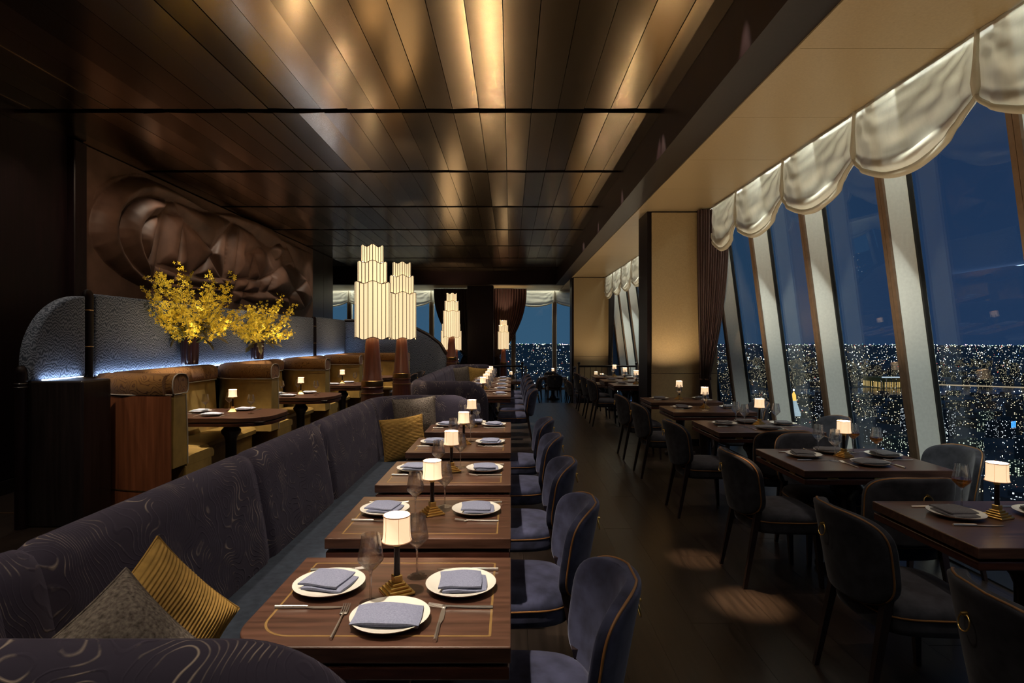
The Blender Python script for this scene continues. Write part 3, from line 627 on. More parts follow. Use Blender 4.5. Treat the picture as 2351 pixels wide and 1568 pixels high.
# --- chairs, local: seat centre at origin, diner faces +y
def chair_parts(vel):
    d = {}
    def ol(s, n=48, kx=.245, ky=.235):
        out = []
        for i in range(n):
            a = 2*PI*i/n; c, q = math.cos(a), math.sin(a)
            x = math.copysign(abs(c)**.55, c)*kx*s; y = math.copysign(abs(q)**.55, q)*ky*s
            out.append((x*(1+.06*y/ky), y))
        return out
    def rings(spec, cap=True):
        rows = [[(x, y, z+(-.012*(y/.235)**2 if dome else 0)) for x, y in ol(s)] for s, z, dome in spec]
        mb = MB(); mb.grid(rows, closed_u=True)
        n = 48; return mb
    mb = rings([(1,.425,0),(1.005,.437,0),(.975,.456,0),(.88,.472,0),(.65,.484,0),(.3,.49,0),(.02,.491,0)]); mb.f.append(tuple(range(47,-1,-1))); mb.f.append(tuple(6*48+i for i in range(48)))
    d['seat_cushion'] = mb.mesh('seat_cushion', vel, 60)
    mb = rings([(.95,.35,0),(.98,.355,0),(1.0,.38,0),(1.0,.423,0)]); mb.f.append(tuple(range(47,-1,-1))); mb.f.append(tuple(3*48+i for i in range(48)))
    d['seat_apron'] = mb.mesh('seat_apron', vel, 60)
    d['seat_piping'] = MB().tube([(x, y, .424) for x, y in ol(1.005)], .004, 6, closed=True).mesh('seat_piping', M['piping'], 60)
    nv, nu = 26, 22
    def hw(v):
        t = 2*v-1; return (.232+.02*v)*(max(0, 1-abs(t)**4.2))**(1/3.2)
    def pt(v, s, off):
        h = hw(v); x = h*s; z = .44+.395*v; y = -.25+1.9*x*x-.075*v-.02
        return (x, y-off, z)
    fr = []; bk = []
    for j in range(nv+1):
        v = .5-.5*math.cos(PI*j/nv); r1_ = []; r2_ = []
        for i in range(nu+1):
            s = math.sin(PI/2*(2*i/nu-1)); e = max(0, min(1, (1-abs(s))/.12))*max(0, min(1, min(v, 1-v)/.06)); th = .012+.02*math.sqrt(max(0, 1-(1-e)**2))
            r1_.append(pt(v, s, -th)); r2_.append(pt(v, s, th))
        fr.append(r1_); bk.append(r2_)
    mb = MB(); mb.grid(fr); mb.grid([list(r) for r in bk])
    ring = lambda R: [r[0] for r in R]+[R[-1][i] for i in range(1, nu)]+[r[-1] for r in R[::-1]]+[R[0][i] for i in range(nu-1, 0, -1)]
    mb.grid([ring(fr), ring(bk)], closed_u=True)
    d['backrest'] = mb.mesh('backrest', vel, 70)
    edge = [pt(.5-.5*math.cos(PI*j/40), -1, .013) for j in range(1, 40)]+[pt(.5-.5*math.cos(PI*j/40), 1, .013) for j in range(39, 0, -1)]
    d['back_piping'] = MB().tube(edge, .0045, 6, closed=True).mesh('back_piping', M['piping'], 60)
    mb = MB(); zc = .72; yb = pt((zc-.44)/.395, 0, .034)[1]
    mb.tube([(.025*math.cos(a), yb-.012+.005*math.sin(a), zc+.025*math.sin(a)) for a in [2*PI*i/24 for i in range(24)]], .0025, 6, closed=True)
    d['ring_pull'] = mb.mesh('ring_pull', M['brass'], 60)
    mb = MB(); mb.tube([(0, yb+.01, zc+.026), (0, yb-.004, zc+.026), (0, yb-.02, zc+.026)], .008, 10, radii=[.009, .008, .005]); d['ring_stud'] = mb.mesh('ring_stud', M['brass'], 50)
    def leg(x0, y0, x1, y1, z1, a, b):
        q = lambda x, y, z, r: [(x-r, y-r, z), (x+r, y-r, z), (x+r, y+r, z), (x-r, y+r, z)]
        return MB().hexa(q(x0, y0, 0, a), q(x1, y1, z1, b)).mesh('leg', M['leg'])
    legs = [leg(-.2, .2, -.185, .175, .36, .011, .02), leg(.2, .2, .185, .175, .36, .011, .02), leg(-.205, -.29, -.185, -.195, .5, .011, .019), leg(.205, -.29, .185, -.195, .5, .011, .019)]
    return d, legs
def chair(label, x, y, rz, vel='chair', z=0, group='velvet dining chairs'):
    d, legs = cached(('chair', vel), lambda: chair_parts(M[vel]))
    t = thing('dining_chair', label, 'chair', (x, y, z), rz, group)
    for k, me in d.items():
        if k == 'ring_stud': continue
        p = obj(k, me, t)
        if k == 'ring_pull': obj('ring_stud', d['ring_stud'], p)
    for me in legs: obj('leg', me, t)
    return t

# ---- front bench row
ON = ['nearest', 'second', 'third', 'fourth', 'fifth']
for i, y in enumerate(BENCH1):
    tb = '%s front-bench table' % ON[i]; D = .64
    r = (.13, .004, .004, .004) if i == 0 else ((.004, .004, .004, .1) if i == 4 else (.004,)*4)
    make_table('walnut table with satinwood inlay line, %s along the front velvet bench' % ON[i], -.385, y, .77, D, 'tables along the front bench', r=r)
    setting(tb, 'bench side', -.60, y+.05, -PI/2, nr=-PI/2+1.45)
    setting(tb, 'aisle side', -.165, y+.05, PI/2, nr=PI/2-1.6)
    if i == 0: setting(tb, 'camera end', -.352, y-.175, 0, kind=1)
    if i == 4: setting(tb, 'far end', -.36, y+.215, PI, kind=0)
    table_lamp('brass table lamp with glowing cream shade on the %s' % tb, -.37, y+.015, .55)
    glass(tb, 'left of the lamp', -.437 if i < 3 else -.445, y-.06 if i != 2 else y-.1); glass(tb, 'right of the lamp', -.325, y+.14 if i < 4 else y+.06)
    chair('midnight blue velvet chair with copper piping at the %s' % tb, .035, y-.03, PI/2)
for i, y in enumerate(BENCH2):
    tb = '%s rear-bench table' % ON[i]
    make_table('walnut table with inlay line, %s along the rear velvet bench' % ON[i], -.385, y, .77, .62, 'tables along the rear bench')
    setting(tb, 'aisle side', -.165, y+.03, PI/2, nr=PI/2-1.6); setting(tb, 'bench side', -.60, y+.03, -PI/2, nr=0)
    table_lamp('brass table lamp with glowing cream shade on the %s' % tb, -.42, y, .55); glass(tb, 'nearer the camera', -.33, y-.1); glass(tb, 'farther from the camera', -.36, y+.14)
    chair('midnight blue velvet chair with copper piping at the %s' % tb, .035, y-.03, PI/2)
# ---- window tables
WN = ['nearest', 'second', 'third', 'fourth', 'fifth', 'sixth', 'seventh', 'eighth']
WX0, WX1 = 1.84, 2.79
for i, (a, b) in enumerate(WIN):
    tb = '%s window table' % WN[i]; y = (a+b)/2; four = i in (1, 2); x1 = WX1 if i not in (0,) else 2.85
    make_table('dark walnut double-leaf table, %s along the right-hand windows' % WN[i], (WX0+x1)/2, y, x1-WX0, b-a, 'tables along the windows', inlay=False, spacers=i in (1, 2))
    lx = {0: 2.245, 1: 2.33, 2: 2.39}.get(i, 2.32)
    table_lamp('brass table lamp with glowing cream shade on the %s' % tb, lx, y+.06, .35)
    setting(tb, 'aisle side', 2.07 if i == 0 else 2.06, y+.08, -PI/2, 'napkin_grey'); setting(tb, 'window side', 2.48 if i == 0 else 2.62, y+.08, PI/2, 'napkin_grey')
    if four:
        setting(tb, 'far edge', 2.33, y+.22, PI, 'napkin_grey', kind=1); setting(tb, 'camera edge', 2.36, y-.19, 0, 'napkin_grey', kind=1)
        glass(tb, 'aisle side far', 2.20, y+.15); glass(tb, 'aisle side near', 2.19, y-.08); glass(tb, 'window side near', 2.52, y-.0, i == 1); glass(tb, 'window side far', 2.48, y+.2, i == 1)
    elif i == 0: glass(tb, 'left of the lamp', 2.19, y+.2, True); glass(tb, 'right of the lamp', 2.27, y-.11, True)
    else: glass(tb, 'near the lamp', lx-.06, y-.14)
    chair('charcoal velvet chair with its back to the aisle at the %s' % tb, 1.765, {0: 2.6, 1: 3.86, 2: 5.3, 3: 6.75, 4: 7.8}.get(i, y), -PI/2, 'chair_grey')
chair('charcoal velvet chair cut off by the lower right corner of the view', 1.73, 1.70, -PI/2-.12, 'chair_grey')
chair('charcoal velvet chair with brass ring, camera edge of the second window table', 2.2, 3.42, 0, 'chair_grey')
chair('charcoal velvet chair at the far edge of the second window table', 2.27, 4.22, PI, 'chair_grey')
chair('charcoal velvet chair at the window side of the second window table', 2.80, 3.98, PI/2, 'chair_grey')
chair('charcoal velvet chair at the camera edge of the third window table', 2.26, 5.02, 0, 'chair_grey')
chair('charcoal velvet chair at the window side of the third window table', 2.85, 5.55, PI/2, 'chair_grey')
chair('charcoal velvet chair at the window side of the fourth window table', 2.68, 6.88, PI/2, 'chair_grey')
for i in (5, 6, 7): chair('charcoal velvet chair at the window side of the %s window table' % WN[i], 2.86, sum(WIN[i])/2, PI/2, 'chair_grey')

# ================================================================== BENCHES
def arc(cx, cy, r, a0, a1, n=12): return [(cx+r*math.cos(a0+(a1-a0)*i/n), cy+r*math.sin(a0+(a1-a0)*i/n)) for i in range(n+1)]
def resample(pts, step):
    out = []; acc = 0; S = [0]
    for i in range(1, len(pts)): S.append(S[-1]+math.dist(pts[i-1], pts[i]))
    n = max(2, int(S[-1]/step)); j = 0
    for k in range(n+1):
        s = S[-1]*k/n
        while j < len(S)-2 and S[j+1] < s: j += 1
        f = (s-S[j])/(S[j+1]-S[j]+1e-9); out.append((pts[j][0]+(pts[j+1][0]-pts[j][0])*f, pts[j][1]+(pts[j+1][1]-pts[j][1])*f))
    return out, S[-1]
def sweep(pts, prof, mod=None, total=None, s0=0, cap=True):
    rows = []; n = len(pts); s = s0
    for i, (x, y) in enumerate(pts):
        a = pts[max(0, i-1)]; b = pts[min(n-1, i+1)]; dx, dy = b[0]-a[0], b[1]-a[1]; l = math.hypot(dx, dy); ox, oy = -dy/l, dx/l
        if i: s += math.dist(pts[i-1], pts[i])
        pr = mod(prof, s) if mod else prof
        rows.append([(x+ox*o, y+oy*o, z) for o, z in pr])
    mb = MB(); mb.grid(rows, closed_u=True)
    if cap:
        m = len(prof); k = len(rows)-1; mb.f.append(tuple(range(m-1, -1, -1))); mb.f.append(tuple(k*m+i for i in range(m)))
    return mb
def bench(label, yn, yf, seams, group=None):
    R = .38; XB = -1.36; XE = -.31; XN = -.235 if yn < 5 else -.31
    raw = [(XN, yn)]+arc(XB+R, yn+R, R, -PI/2, -PI, 14)+arc(XB+R, yf-R, R, PI, PI/2, 14)+[(XE, yf)]
    pts, T = resample(raw, .03)
    base = (XN-XB-R)
    ss = [0, base+PI*R/2*.98]+[base+PI*R/2+(q-yn-R) for q in seams]+[T]
    prof = [(-.15,.03),(-.16,.36),(-.155,.5),(-.13,.66),(-.1,.8),(-.078,.9),(-.06,.95),(-.035,.985),(0,1.0),(.035,.99),(.065,.965),(.085,.93),(.095,.88),(.1,.7),(.1,.03)]
    def mod(pr, s):
        d = min(abs(s-q) for q in ss[1:-1]); pin = max(0, 1-d/.06)**2
        e = min(s, T-s); rr = .3; h = 1-.3*(1-math.sqrt(max(0, 1-(max(0, rr-e)/rr)**2))); tk = math.sqrt(max(.02, 1-(max(0, .07-e)/.07)**2))
        out = []
        for o, z in pr:
            oo = -.02+(o+.02)*tk*(1-.2*pin); zz = z*h if z > .5 else z*(1 if h > .9 else min(1, h*1.3)); out.append((oo, zz-(.024*pin if z > .6 else 0)))
        return out
    t = thing('banquette', label, 'banquette', (0, 0, 0), 0, group)
    S = [0]
    for i in range(1, len(pts)): S.append(S[-1]+math.dist(pts[i-1], pts[i]))
    for a, b in zip(ss[:-1], ss[1:]):
        idx = [i for i, q in enumerate(S) if a-.016 <= q <= b+.016]
        obj('back_panel', sweep([pts[i] for i in idx], prof, mod, s0=S[idx[0]]).mesh('back_panel', M['bench'], 55), t)
    seat = rounded(-1.24, -.60, yn+.13, yf-.13, (.2, .05, .05, .2))
    obj('seat', slab_mesh('seat', seat, .39, .465, M['bench_seat'], .025), t)
    obj('seat_base', slab_mesh('seat_base', rounded(-1.24, -.66, yn+.14, yf-.14, (.2, .04, .04, .2)), .0, .388, M['bench'], .004), t)
bench('long navy contour-velvet bench wrapping the nearest five tables', 1.10, 5.98, [1.62, 2.92, 3.99, 5.5])
bench('violet contour-velvet bench wrapping the five tables farther back', 8.0, 13.4, [8.6, 9.9, 11.2, 12.5])
def pillow(label, loc, rot, size, m, ribs=0, th=.085):
    n = 46 if not ribs else 180; rowsA = []; rowsB = []; k = 30
    for j in range(n+1):
        v = 2*j/n-1; ra = []; rb = []
        for i in range(k+1):
            u = 2*i/k-1; x = u*size/2*(1-.07*(1-abs(v)**2)*abs(u)); y = v*size/2*(1-.07*(1-abs(u)**2)*abs(v))
            t_ = th*(max(0, 1-abs(u)**2.6)*max(0, 1-abs(v)**2.6))**.55
            rib = (.0022*math.cos(j*2*PI/6)) if ribs else 0
            wr = .006*mnoise.noise(Vector((u*2.2, v*2.2, loc[1])))
            ra.append((x, y, t_+(rib+wr)*min(1, t_/.02))); rb.append((x, y, -t_-(rib+wr)*min(1, t_/.02)))
        rowsA.append(ra); rowsB.append(rb)
    mb = MB(); mb.grid(rowsA); mb.grid(rowsB)
    t = thing('cushion', label, 'cushion', loc, 0, 'loose cushions on the benches'); t.rotation_euler = rot
    obj('cover', mb.mesh('cover', m, 80), t)
    e = [(p[0], p[1], 0) for p in rowsA[0]]+[(r[-1][0], r[-1][1], 0) for r in rowsA[1:]]+[(p[0], p[1], 0) for p in rowsA[-1][-2::-1]]+[(r[0][0], r[0][1], 0) for r in rowsA[-2:0:-1]]
    obj('seam', MB().tube(e, .004, 5, closed=True).mesh('seam', m, 60), t)
def eul(n, roll):                                # cushion plane normal n, turned by roll
    q = Vector(n).normalized().to_track_quat('Z', 'Y'); return (q.to_matrix() @ Matrix.Rotation(roll, 3, 'Z')).to_euler()
pillow('ribbed mustard cushion at the camera end of the front bench', (-1.03, 1.70, .715), eul((.92, -.42, .3), .62), .38, M['pillow_gold'], 1)
pillow('woven grey-brown cushion at the camera end of the front bench', (-1.0, 1.47, .735), eul((.75, -.5, .5), .5), .35, M['pillow_grey'])
pillow('woven grey cushion at the far end of the front bench', (-.93, 5.62, .80), eul((.1, -1, .2), .08), .42, M['pillow_grey'], th=.07)
pillow('mustard cushion at the far end of the front bench', (-.99, 5.35, .66), eul((.25, -1, .35), .12), .40, M['pillow_gold'], 1, th=.07)
pillow('woven grey cushion at the far end of the rear bench', (-1.12, 13.0, .74), eul((.5, -1, .2), .1), .44, M['pillow_grey'])
pillow('tan cushion at the far end of the rear bench', (-.78, 13.12, .72), eul((.05, -1, .2), -.1), .44, M['pillow_gold'])

# ================================================================== TALL FLOOR LAMPS
def floor_lamp(label, x, y, z=0, s=1.0, power=70):
    t = thing('floor_lamp', label, 'floor lamp', (x, y, z), 0, 'tall tiered floor lamps')
    t.scale = (s, s, s)
    def tier(r, z0, z1, key):
        def build():
            n = 96; f = lambda a: r*(1+.035*math.cos(6*a+PI/2)); wv = lambda a: .014*math.cos(6*a+PI/2)
            A = [2*PI*i/n for i in range(n)]
            rows = [[(f(a)*math.cos(a), f(a)*math.sin(a), z0+wv(a)) for a in A], [(f(a)*math.cos(a), f(a)*math.sin(a), (z0+z1)/2) for a in A], [(f(a)*math.cos(a), f(a)*math.sin(a), z1+wv(a)) for a in A]]
            inn = [[(p[0]*.985, p[1]*.985, p[2]) for p in q] for q in rows[::-1]]
            mb = MB(); mb.grid(rows+inn+[rows[0]], closed_u=True)
            sh = mb.mesh('shade_tier', M['bigshade'], 40)
            mb = MB()
            for zz in (0, 2): mb.tube([(p[0]*1.004, p[1]*1.004, p[2]) for p in rows[zz]], .004, 5, closed=True)
            for k in range(24):
                p = [q[int(k*n/24)] for q in rows]; mb.tube([(c[0]*1.004, c[1]*1.004, c[2]) for c in p], .0042, 4)
            return sh, mb.mesh('wire_frame', M['wire'], 60)
        a, b = cached(key, build); p = obj('shade_tier', a, t); obj('wire_frame', b, p)
    tier(.198, 1.585, 2.20, 'ft1'); tier(.165, 2.20, 2.43, 'ft2'); tier(.125, 2.43, 2.615, 'ft3')
    obj('base', cached('fl_base', lambda: MB().lathe([(.19,0),(.19,.03),(.17,.05),(.165,.09),(.15,.11),(0,.11)], 28).mesh('base', M['lamp_wood'], 40)), t)
    obj('stem', cached('fl_stem', lambda: MB().lathe([(.15,.11),(.14,.5),(.125,.86),(.122,.9),(.122,.96),(.128,.965),(.128,.975),(.12,.98),(.118,1.02),(.125,1.03),(.125,1.04),(.115,1.05),(.112,1.13),(.105,1.14),(.07,1.6),(.03,1.62),(.02,2.3),(0,2.31)], 28).mesh('stem', M['lamp_wood'], 35)), t)
    obj('brass_band', cached('fl_band', lambda: MB().lathe([(.119,1.05),(.1205,1.052),(.1205,1.11),(.116,1.114)], 28).mesh('brass_band', M['brass_dull'], 40)), t)
    obj('brass_line', cached('fl_line', lambda: MB().lathe([(.1285,.966),(.1292,.97),(.1285,.974)], 28).mesh('brass_line', M['brass'], 40)), t)
    l = bpy.data.lights.new('lamp_bulb', 'POINT'); l.energy = power; l.color = (1, .76, .46); l.shadow_soft_size = .03
    obj('lamp_bulb', l, t, (0, 0, 2.45))
floor_lamp('tall floor lamp with tiered pleated shade, nearest of all, behind the front bench', -1.56, 6.52)
floor_lamp('tall floor lamp with tiered pleated shade, second nearest, between the two benches', -1.50, 7.95)
floor_lamp('tall floor lamp with tiered pleated shade behind the far end of the rear bench', -1.45, 14.15, s=1.03)
floor_lamp('tall tiered lamp on the lower level, left of the pair below the curtain', -2.1, 19.0, LOW)
floor_lamp('tall tiered lamp on the lower level, right of the pair below the curtain', -1.83, 19.1, LOW)
floor_lamp('tall tiered lamp in front of the far maroon curtain', -.27, 20.9, LOW)

# ================================================================== BOOTHS AND PARTITION (left)
DV = [5.35, 7.5, 9.65, 11.8]; BX = -3.86; BE = -3.06; HB = 1.245
back_prof = [(-.13,.40),(-.12,.7),(-.1,1.06),(.09,1.065),(.1,.7),(.1,.40)]
roll_prof = [(-.115,1.075),(-.135,1.10),(-.14,1.16),(-.13,1.21),(-.095,HB),(-.03,HB+.012),(.04,HB+.01),(.09,HB-.01),(.115,1.2),(.12,1.14),(.11,1.085),(.09,1.073)]
seat_prof = [(-.62,.38),(-.625,.43),(-.60,.462),(-.5,.475),(-.2,.47),(-.12,.455),(-.12,.38)]
base_prof = [(-.57,.0),(-.57,.378),(-.1,.378),(-.1,.0)]
BN = ['nearest', 'second', 'third', 'fourth']
for k, y0 in enumerate(DV):
    r = .5; y1 = y0+2.15-.14
    raw = [(BE, y0)]+arc(BX+r, y0+r, r, -PI/2, -PI, 14)+[(BX, y1)]
    pts, T = resample(raw, .05); tight = pts
    t = thing('booth', 'mustard leather booth seat with rolled top, %s of the row on the left' % BN[k], 'booth', (0, 0, 0), 0, 'leather booths')
    obj('backrest', sweep(pts, back_prof).mesh('backrest', M['gold_leather'], 40), t)
    obj('top_roll', sweep(pts, roll_prof).mesh('top_roll', M['gold_roll'], 50), t)
    raw2 = [(BE, y0)]+arc(BX+.7, y0+.7, .7, -PI/2, -PI, 14)+[(BX, y1)]
    p2, _ = resample(raw2, .05)
    obj('seat', sweep(p2, seat_prof).mesh('seat', M['gold_leather'], 40), t); obj('seat_base', sweep(p2, base_prof).mesh('seat_base', M['gold_leather'], 30), t)
    n = len(pts)
    def off(o, z, P=pts):
        rows = []
        for i in range(len(P)):
            a = P[max(0, i-1)]; b = P[min(len(P)-1, i+1)]; dx, dy = b[0]-a[0], b[1]-a[1]; l = math.hypot(dx, dy); rows.append((P[i][0]-dy/l*o, P[i][1]+dx/l*o, z))
        return rows
    for o_ in (.118, -.118): obj('piping', MB().tube(off(o_, 1.07), .006, 6).mesh('piping', M['white_piping'], 60), t)
    e = [(BE+.004, y0-o, z) for o, z in roll_prof]; obj('piping', MB().tube(e, .006, 6, closed=True).mesh('piping', M['white_piping'], 60), t)
    e = [(BE+.004, y0-o, z) for o, z in ((-.10,1.06),(-.125,.7),(-.13,.40))]; obj('piping', MB().tube(e, .006, 6).mesh('piping', M['white_piping'], 60), t)
    if k == 0:
        q = [(BE-.005, y0-.145)]+[(-3.12-.98*math.sin(a), 5.9-.70*math.cos(a)) for a in [PI/3*i/18 for i in range(19)]]
        obj('end_panel', sweep(q, [(-.03,.21),(-.03,1.06),(.0,1.06),(.0,.21)]).mesh('end_panel', M['red_wood'], 40), t)
        obj('plinth', sweep(q, [(-.03,0),(-.03,.2),(.012,.2),(.012,0)]).mesh('plinth', M['red_wood'], 40), t)
        obj('brass_line', sweep(q, [(-.02,.2),(-.02,.208),(.014,.208),(.014,.2)]).mesh('brass_line', M['brass_dull'], 40), t)
        obj('end_roll', sweep([(x, y) for x, y in q[1:]], [(-.02,1.07),(.0,1.07),(.02,1.12),(.02,1.2),(-.02,HB),(-.1,HB+.01),(-.1,1.1)]).mesh('end_roll', M['gold_roll'], 50), t)
    if k == 3:
        e2 = resample([(BX, 13.95), (-2.45, 13.95)], .1)[0]
        obj('backrest', sweep(e2, back_prof).mesh('backrest', M['gold_leather'], 40), t); obj('top_roll', sweep(e2, roll_prof).mesh('top_roll', M['gold_roll'], 50), t); obj('seat', sweep(e2, seat_prof).mesh('seat', M['gold_leather'], 40), t); obj('seat_base', sweep(e2, base_prof).mesh('seat_base', M['gold_leather'], 30), t)
    yt = BOOTH[k]; tb = '%s booth table' % BN[k]
    make_table('rounded walnut table, %s in the row of leather booths' % BN[k], -3.13, yt, 1.12, .86, 'booth tables', r=(.06, .3, .3, .06), inlay=False)
    setting(tb, 'inner end', -3.5, yt+.05, -PI/2, 'napkin_white'); setting(tb, 'camera side', -3.23, yt-.22, 0, 'napkin_white', kind=1); setting(tb, 'far side', -3.1, yt+.27, PI, 'napkin_white', kind=1)
    table_lamp('brass table lamp with glowing cream shade on the %s' % tb, -3.17, yt+.12, .3)
    glass(tb, 'inner side', -3.40, yt-.03); glass(tb, 'behind the lamp', -3.24, yt+.18); glass(tb, 'outer side', -2.88, yt-.06)
chair('dark velvet chair at the open end of the fourth booth table', -2.42, 12.75, PI/2, 'chair_grey'); chair('pale grey backed chair beyond the fourth booth table', -2.35, 13.45, PI/2+.5, 'chair_grey')
# partition with lit fabric screens
t = thing('partition_screen', 'long blue zigzag fabric screen lit from below behind the booths', 'partition')
def fabric(y0, y1, z0, z1): return MB().rbox(-4.15, -4.06, y0, y1, z0, z1, .03, 3).mesh('fabric_screen', M['zigzag'], 60)
obj('fabric_screen', fabric(5.66, 11.93, 1.21, 2.02), t); obj('fabric_screen', fabric(12.07, 14.2, 1.21, 2.05), t)
obj('base', MB().rbox(-4.16, -3.98, 5.42, 14.2, 0, 1.215, .006, 1).mesh('base', M['mahogany']), t)
obj('light_strip', MB().box(-4.045, -4.03, 5.66, 14.1, 1.216, 1.225).mesh('light_strip', M['led']), t)
for y in (5.58, 12.0):
    p = obj('post', MB().lathe([(.05,0),(.05,1.98),(.045,2.02),(.03,2.045),(0,2.055)], 20, -4.08, y).mesh('post', M['mahogany'], 40), t)
    for z in (1.5, 1.85): obj('brass_line', MB().lathe([(.051,z),(.053,z+.004),(.051,z+.008)], 20, -4.08, y).mesh('brass_line', M['brass_dull'], 40), p)
obj('dark_reveal', MB().box(-4.14, -4.07, 5.46, 5.56, 1.2, 1.98).mesh('dark_reveal', M['slot']), t)
t = thing('partition_end', 'rounded blue fabric screen end on a black base, far left of the view', 'partition')
out = [(4.83, 1.225), (4.83, 1.36)]+[(5.46-.63*math.cos(a), 1.36+.62*math.sin(a)) for a in [PI/2*i/16 for i in range(1, 17)]]+[(5.46, 1.225)]
bm = bmesh.new(); f = bm.faces.new([bm.verts.new((-4.12, y, z)) for y, z in out]); rr = bmesh.ops.extrude_face_region(bm, geom=[f])
for v in rr['geom']:
    if isinstance(v, bmesh.types.BMVert): v.co.x = -4.0
bmesh.ops.recalc_face_normals(bm, faces=bm.faces); bmesh.ops.bevel(bm, geom=[e for e in bm.edges if abs(e.verts[0].co.x-e.verts[1].co.x) < 1e-6], offset=.03, segments=3, affect='EDGES', profile=.5)
me = bpy.data.meshes.new('fabric_screen'); bm.to_mesh(me); bm.free(); me.materials.append(M['zigzag'])
for p in me.polygons: p.use_smooth = True
me.set_sharp_from_angle(angle=math.radians(50)); obj('fabric_screen', me, t)
obj('base', MB().rbox(-4.10, -3.58, 4.84, 5.19, 0, 1.225, .015, 2).mesh('base', M['black_wood']), t)
obj('rear_base', MB().rbox(-4.12, -3.96, 5.19, 5.41, 0, 1.225, .01, 1).mesh('rear_base', M['black_wood']), t)
obj('light_strip', MB().box(-3.985, -3.972, 4.92, 5.38, 1.226, 1.232).mesh('light_strip', M['led']), t)
p = obj('post', MB().lathe([(.045,0),(.045,1.29),(.038,1.33),(.02,1.352),(0,1.356)], 20, -4.07, 4.815).mesh('post', M['mahogany'], 40), t)
for z in (1.2, 1.17): obj('ring', MB().lathe([(.045,z),(.049,z+.005),(.045,z+.01)], 20, -4.07, 4.815).mesh('ring', M['black_wood'], 40), p)
t = thing('partition_wing', 'sloping dark fabric screen crossing behind the last booth', 'partition')
top = [(-4.1,2.02),(-3.6,2.03),(-3.1,2.0),(-2.7,1.94),(-2.38,1.85),(-2.05,1.68),(-1.76,1.46),(-1.6,1.2),(-1.58,LOW)]
mb = MB(); n = len(top); pl = top+[(-4.1, LOW)]
mb.add([(x, 14.25, z) for x, z in pl]+[(x, 14.36, z) for x, z in pl], [tuple(range(len(pl))), tuple(range(2*len(pl)-1, len(pl)-1, -1))]+[(i, (i+1) % len(pl), len(pl)+(i+1) % len(pl), len(pl)+i) for i in range(len(pl))])
obj('fabric_screen', mb.mesh('fabric_screen', M['zigzag']), t)
obj('cap', MB().tube([(x, 14.305, z) for x, z in top[:-1]], .06, 10).mesh('cap', M['mahogany'], 60), t)

# ================================================================== VASES AND BRANCHES
def vase(label, x, y, z, s):
    t = thing('vase', label, 'vase', (x, y, z), 0, 'dark fluted glass vases')
    def prof(k): return [(.082,.0),(.09,.01),(.092,.06),(.097,.2),(.1,.34)][k]
    n = 60; rows = []
    for k in range(5):
        r, h = prof(k); rows.append([(s*r*(1+.045*math.cos(15*a))*math.cos(a), s*r*(1+.045*math.cos(15*a))*math.sin(a), s*h) for a in [2*PI*i/n for i in range(n)]])
    inn = [[(p[0]*.9, p[1]*.9, p[2]) for p in rows[4]], [(p[0]*.9, p[1]*.9, p[2]+.02) for p in rows[0]]]
    mb = MB(); mb.grid(rows+inn, closed_u=True); mb.f.append(tuple(range(n-1, -1, -1))); mb.f.append(tuple(6*n+i for i in range(n)))
    obj('fluted_body', mb.mesh('fluted_body', M['vase'], 50), t)
    obj('rim', MB().tube([(s*.096*math.cos(a), s*.096*math.sin(a), s*.34) for a in [2*PI*i/32 for i in range(32)]], s*.006, 6, closed=True).mesh('rim', M['vase'], 60), t)
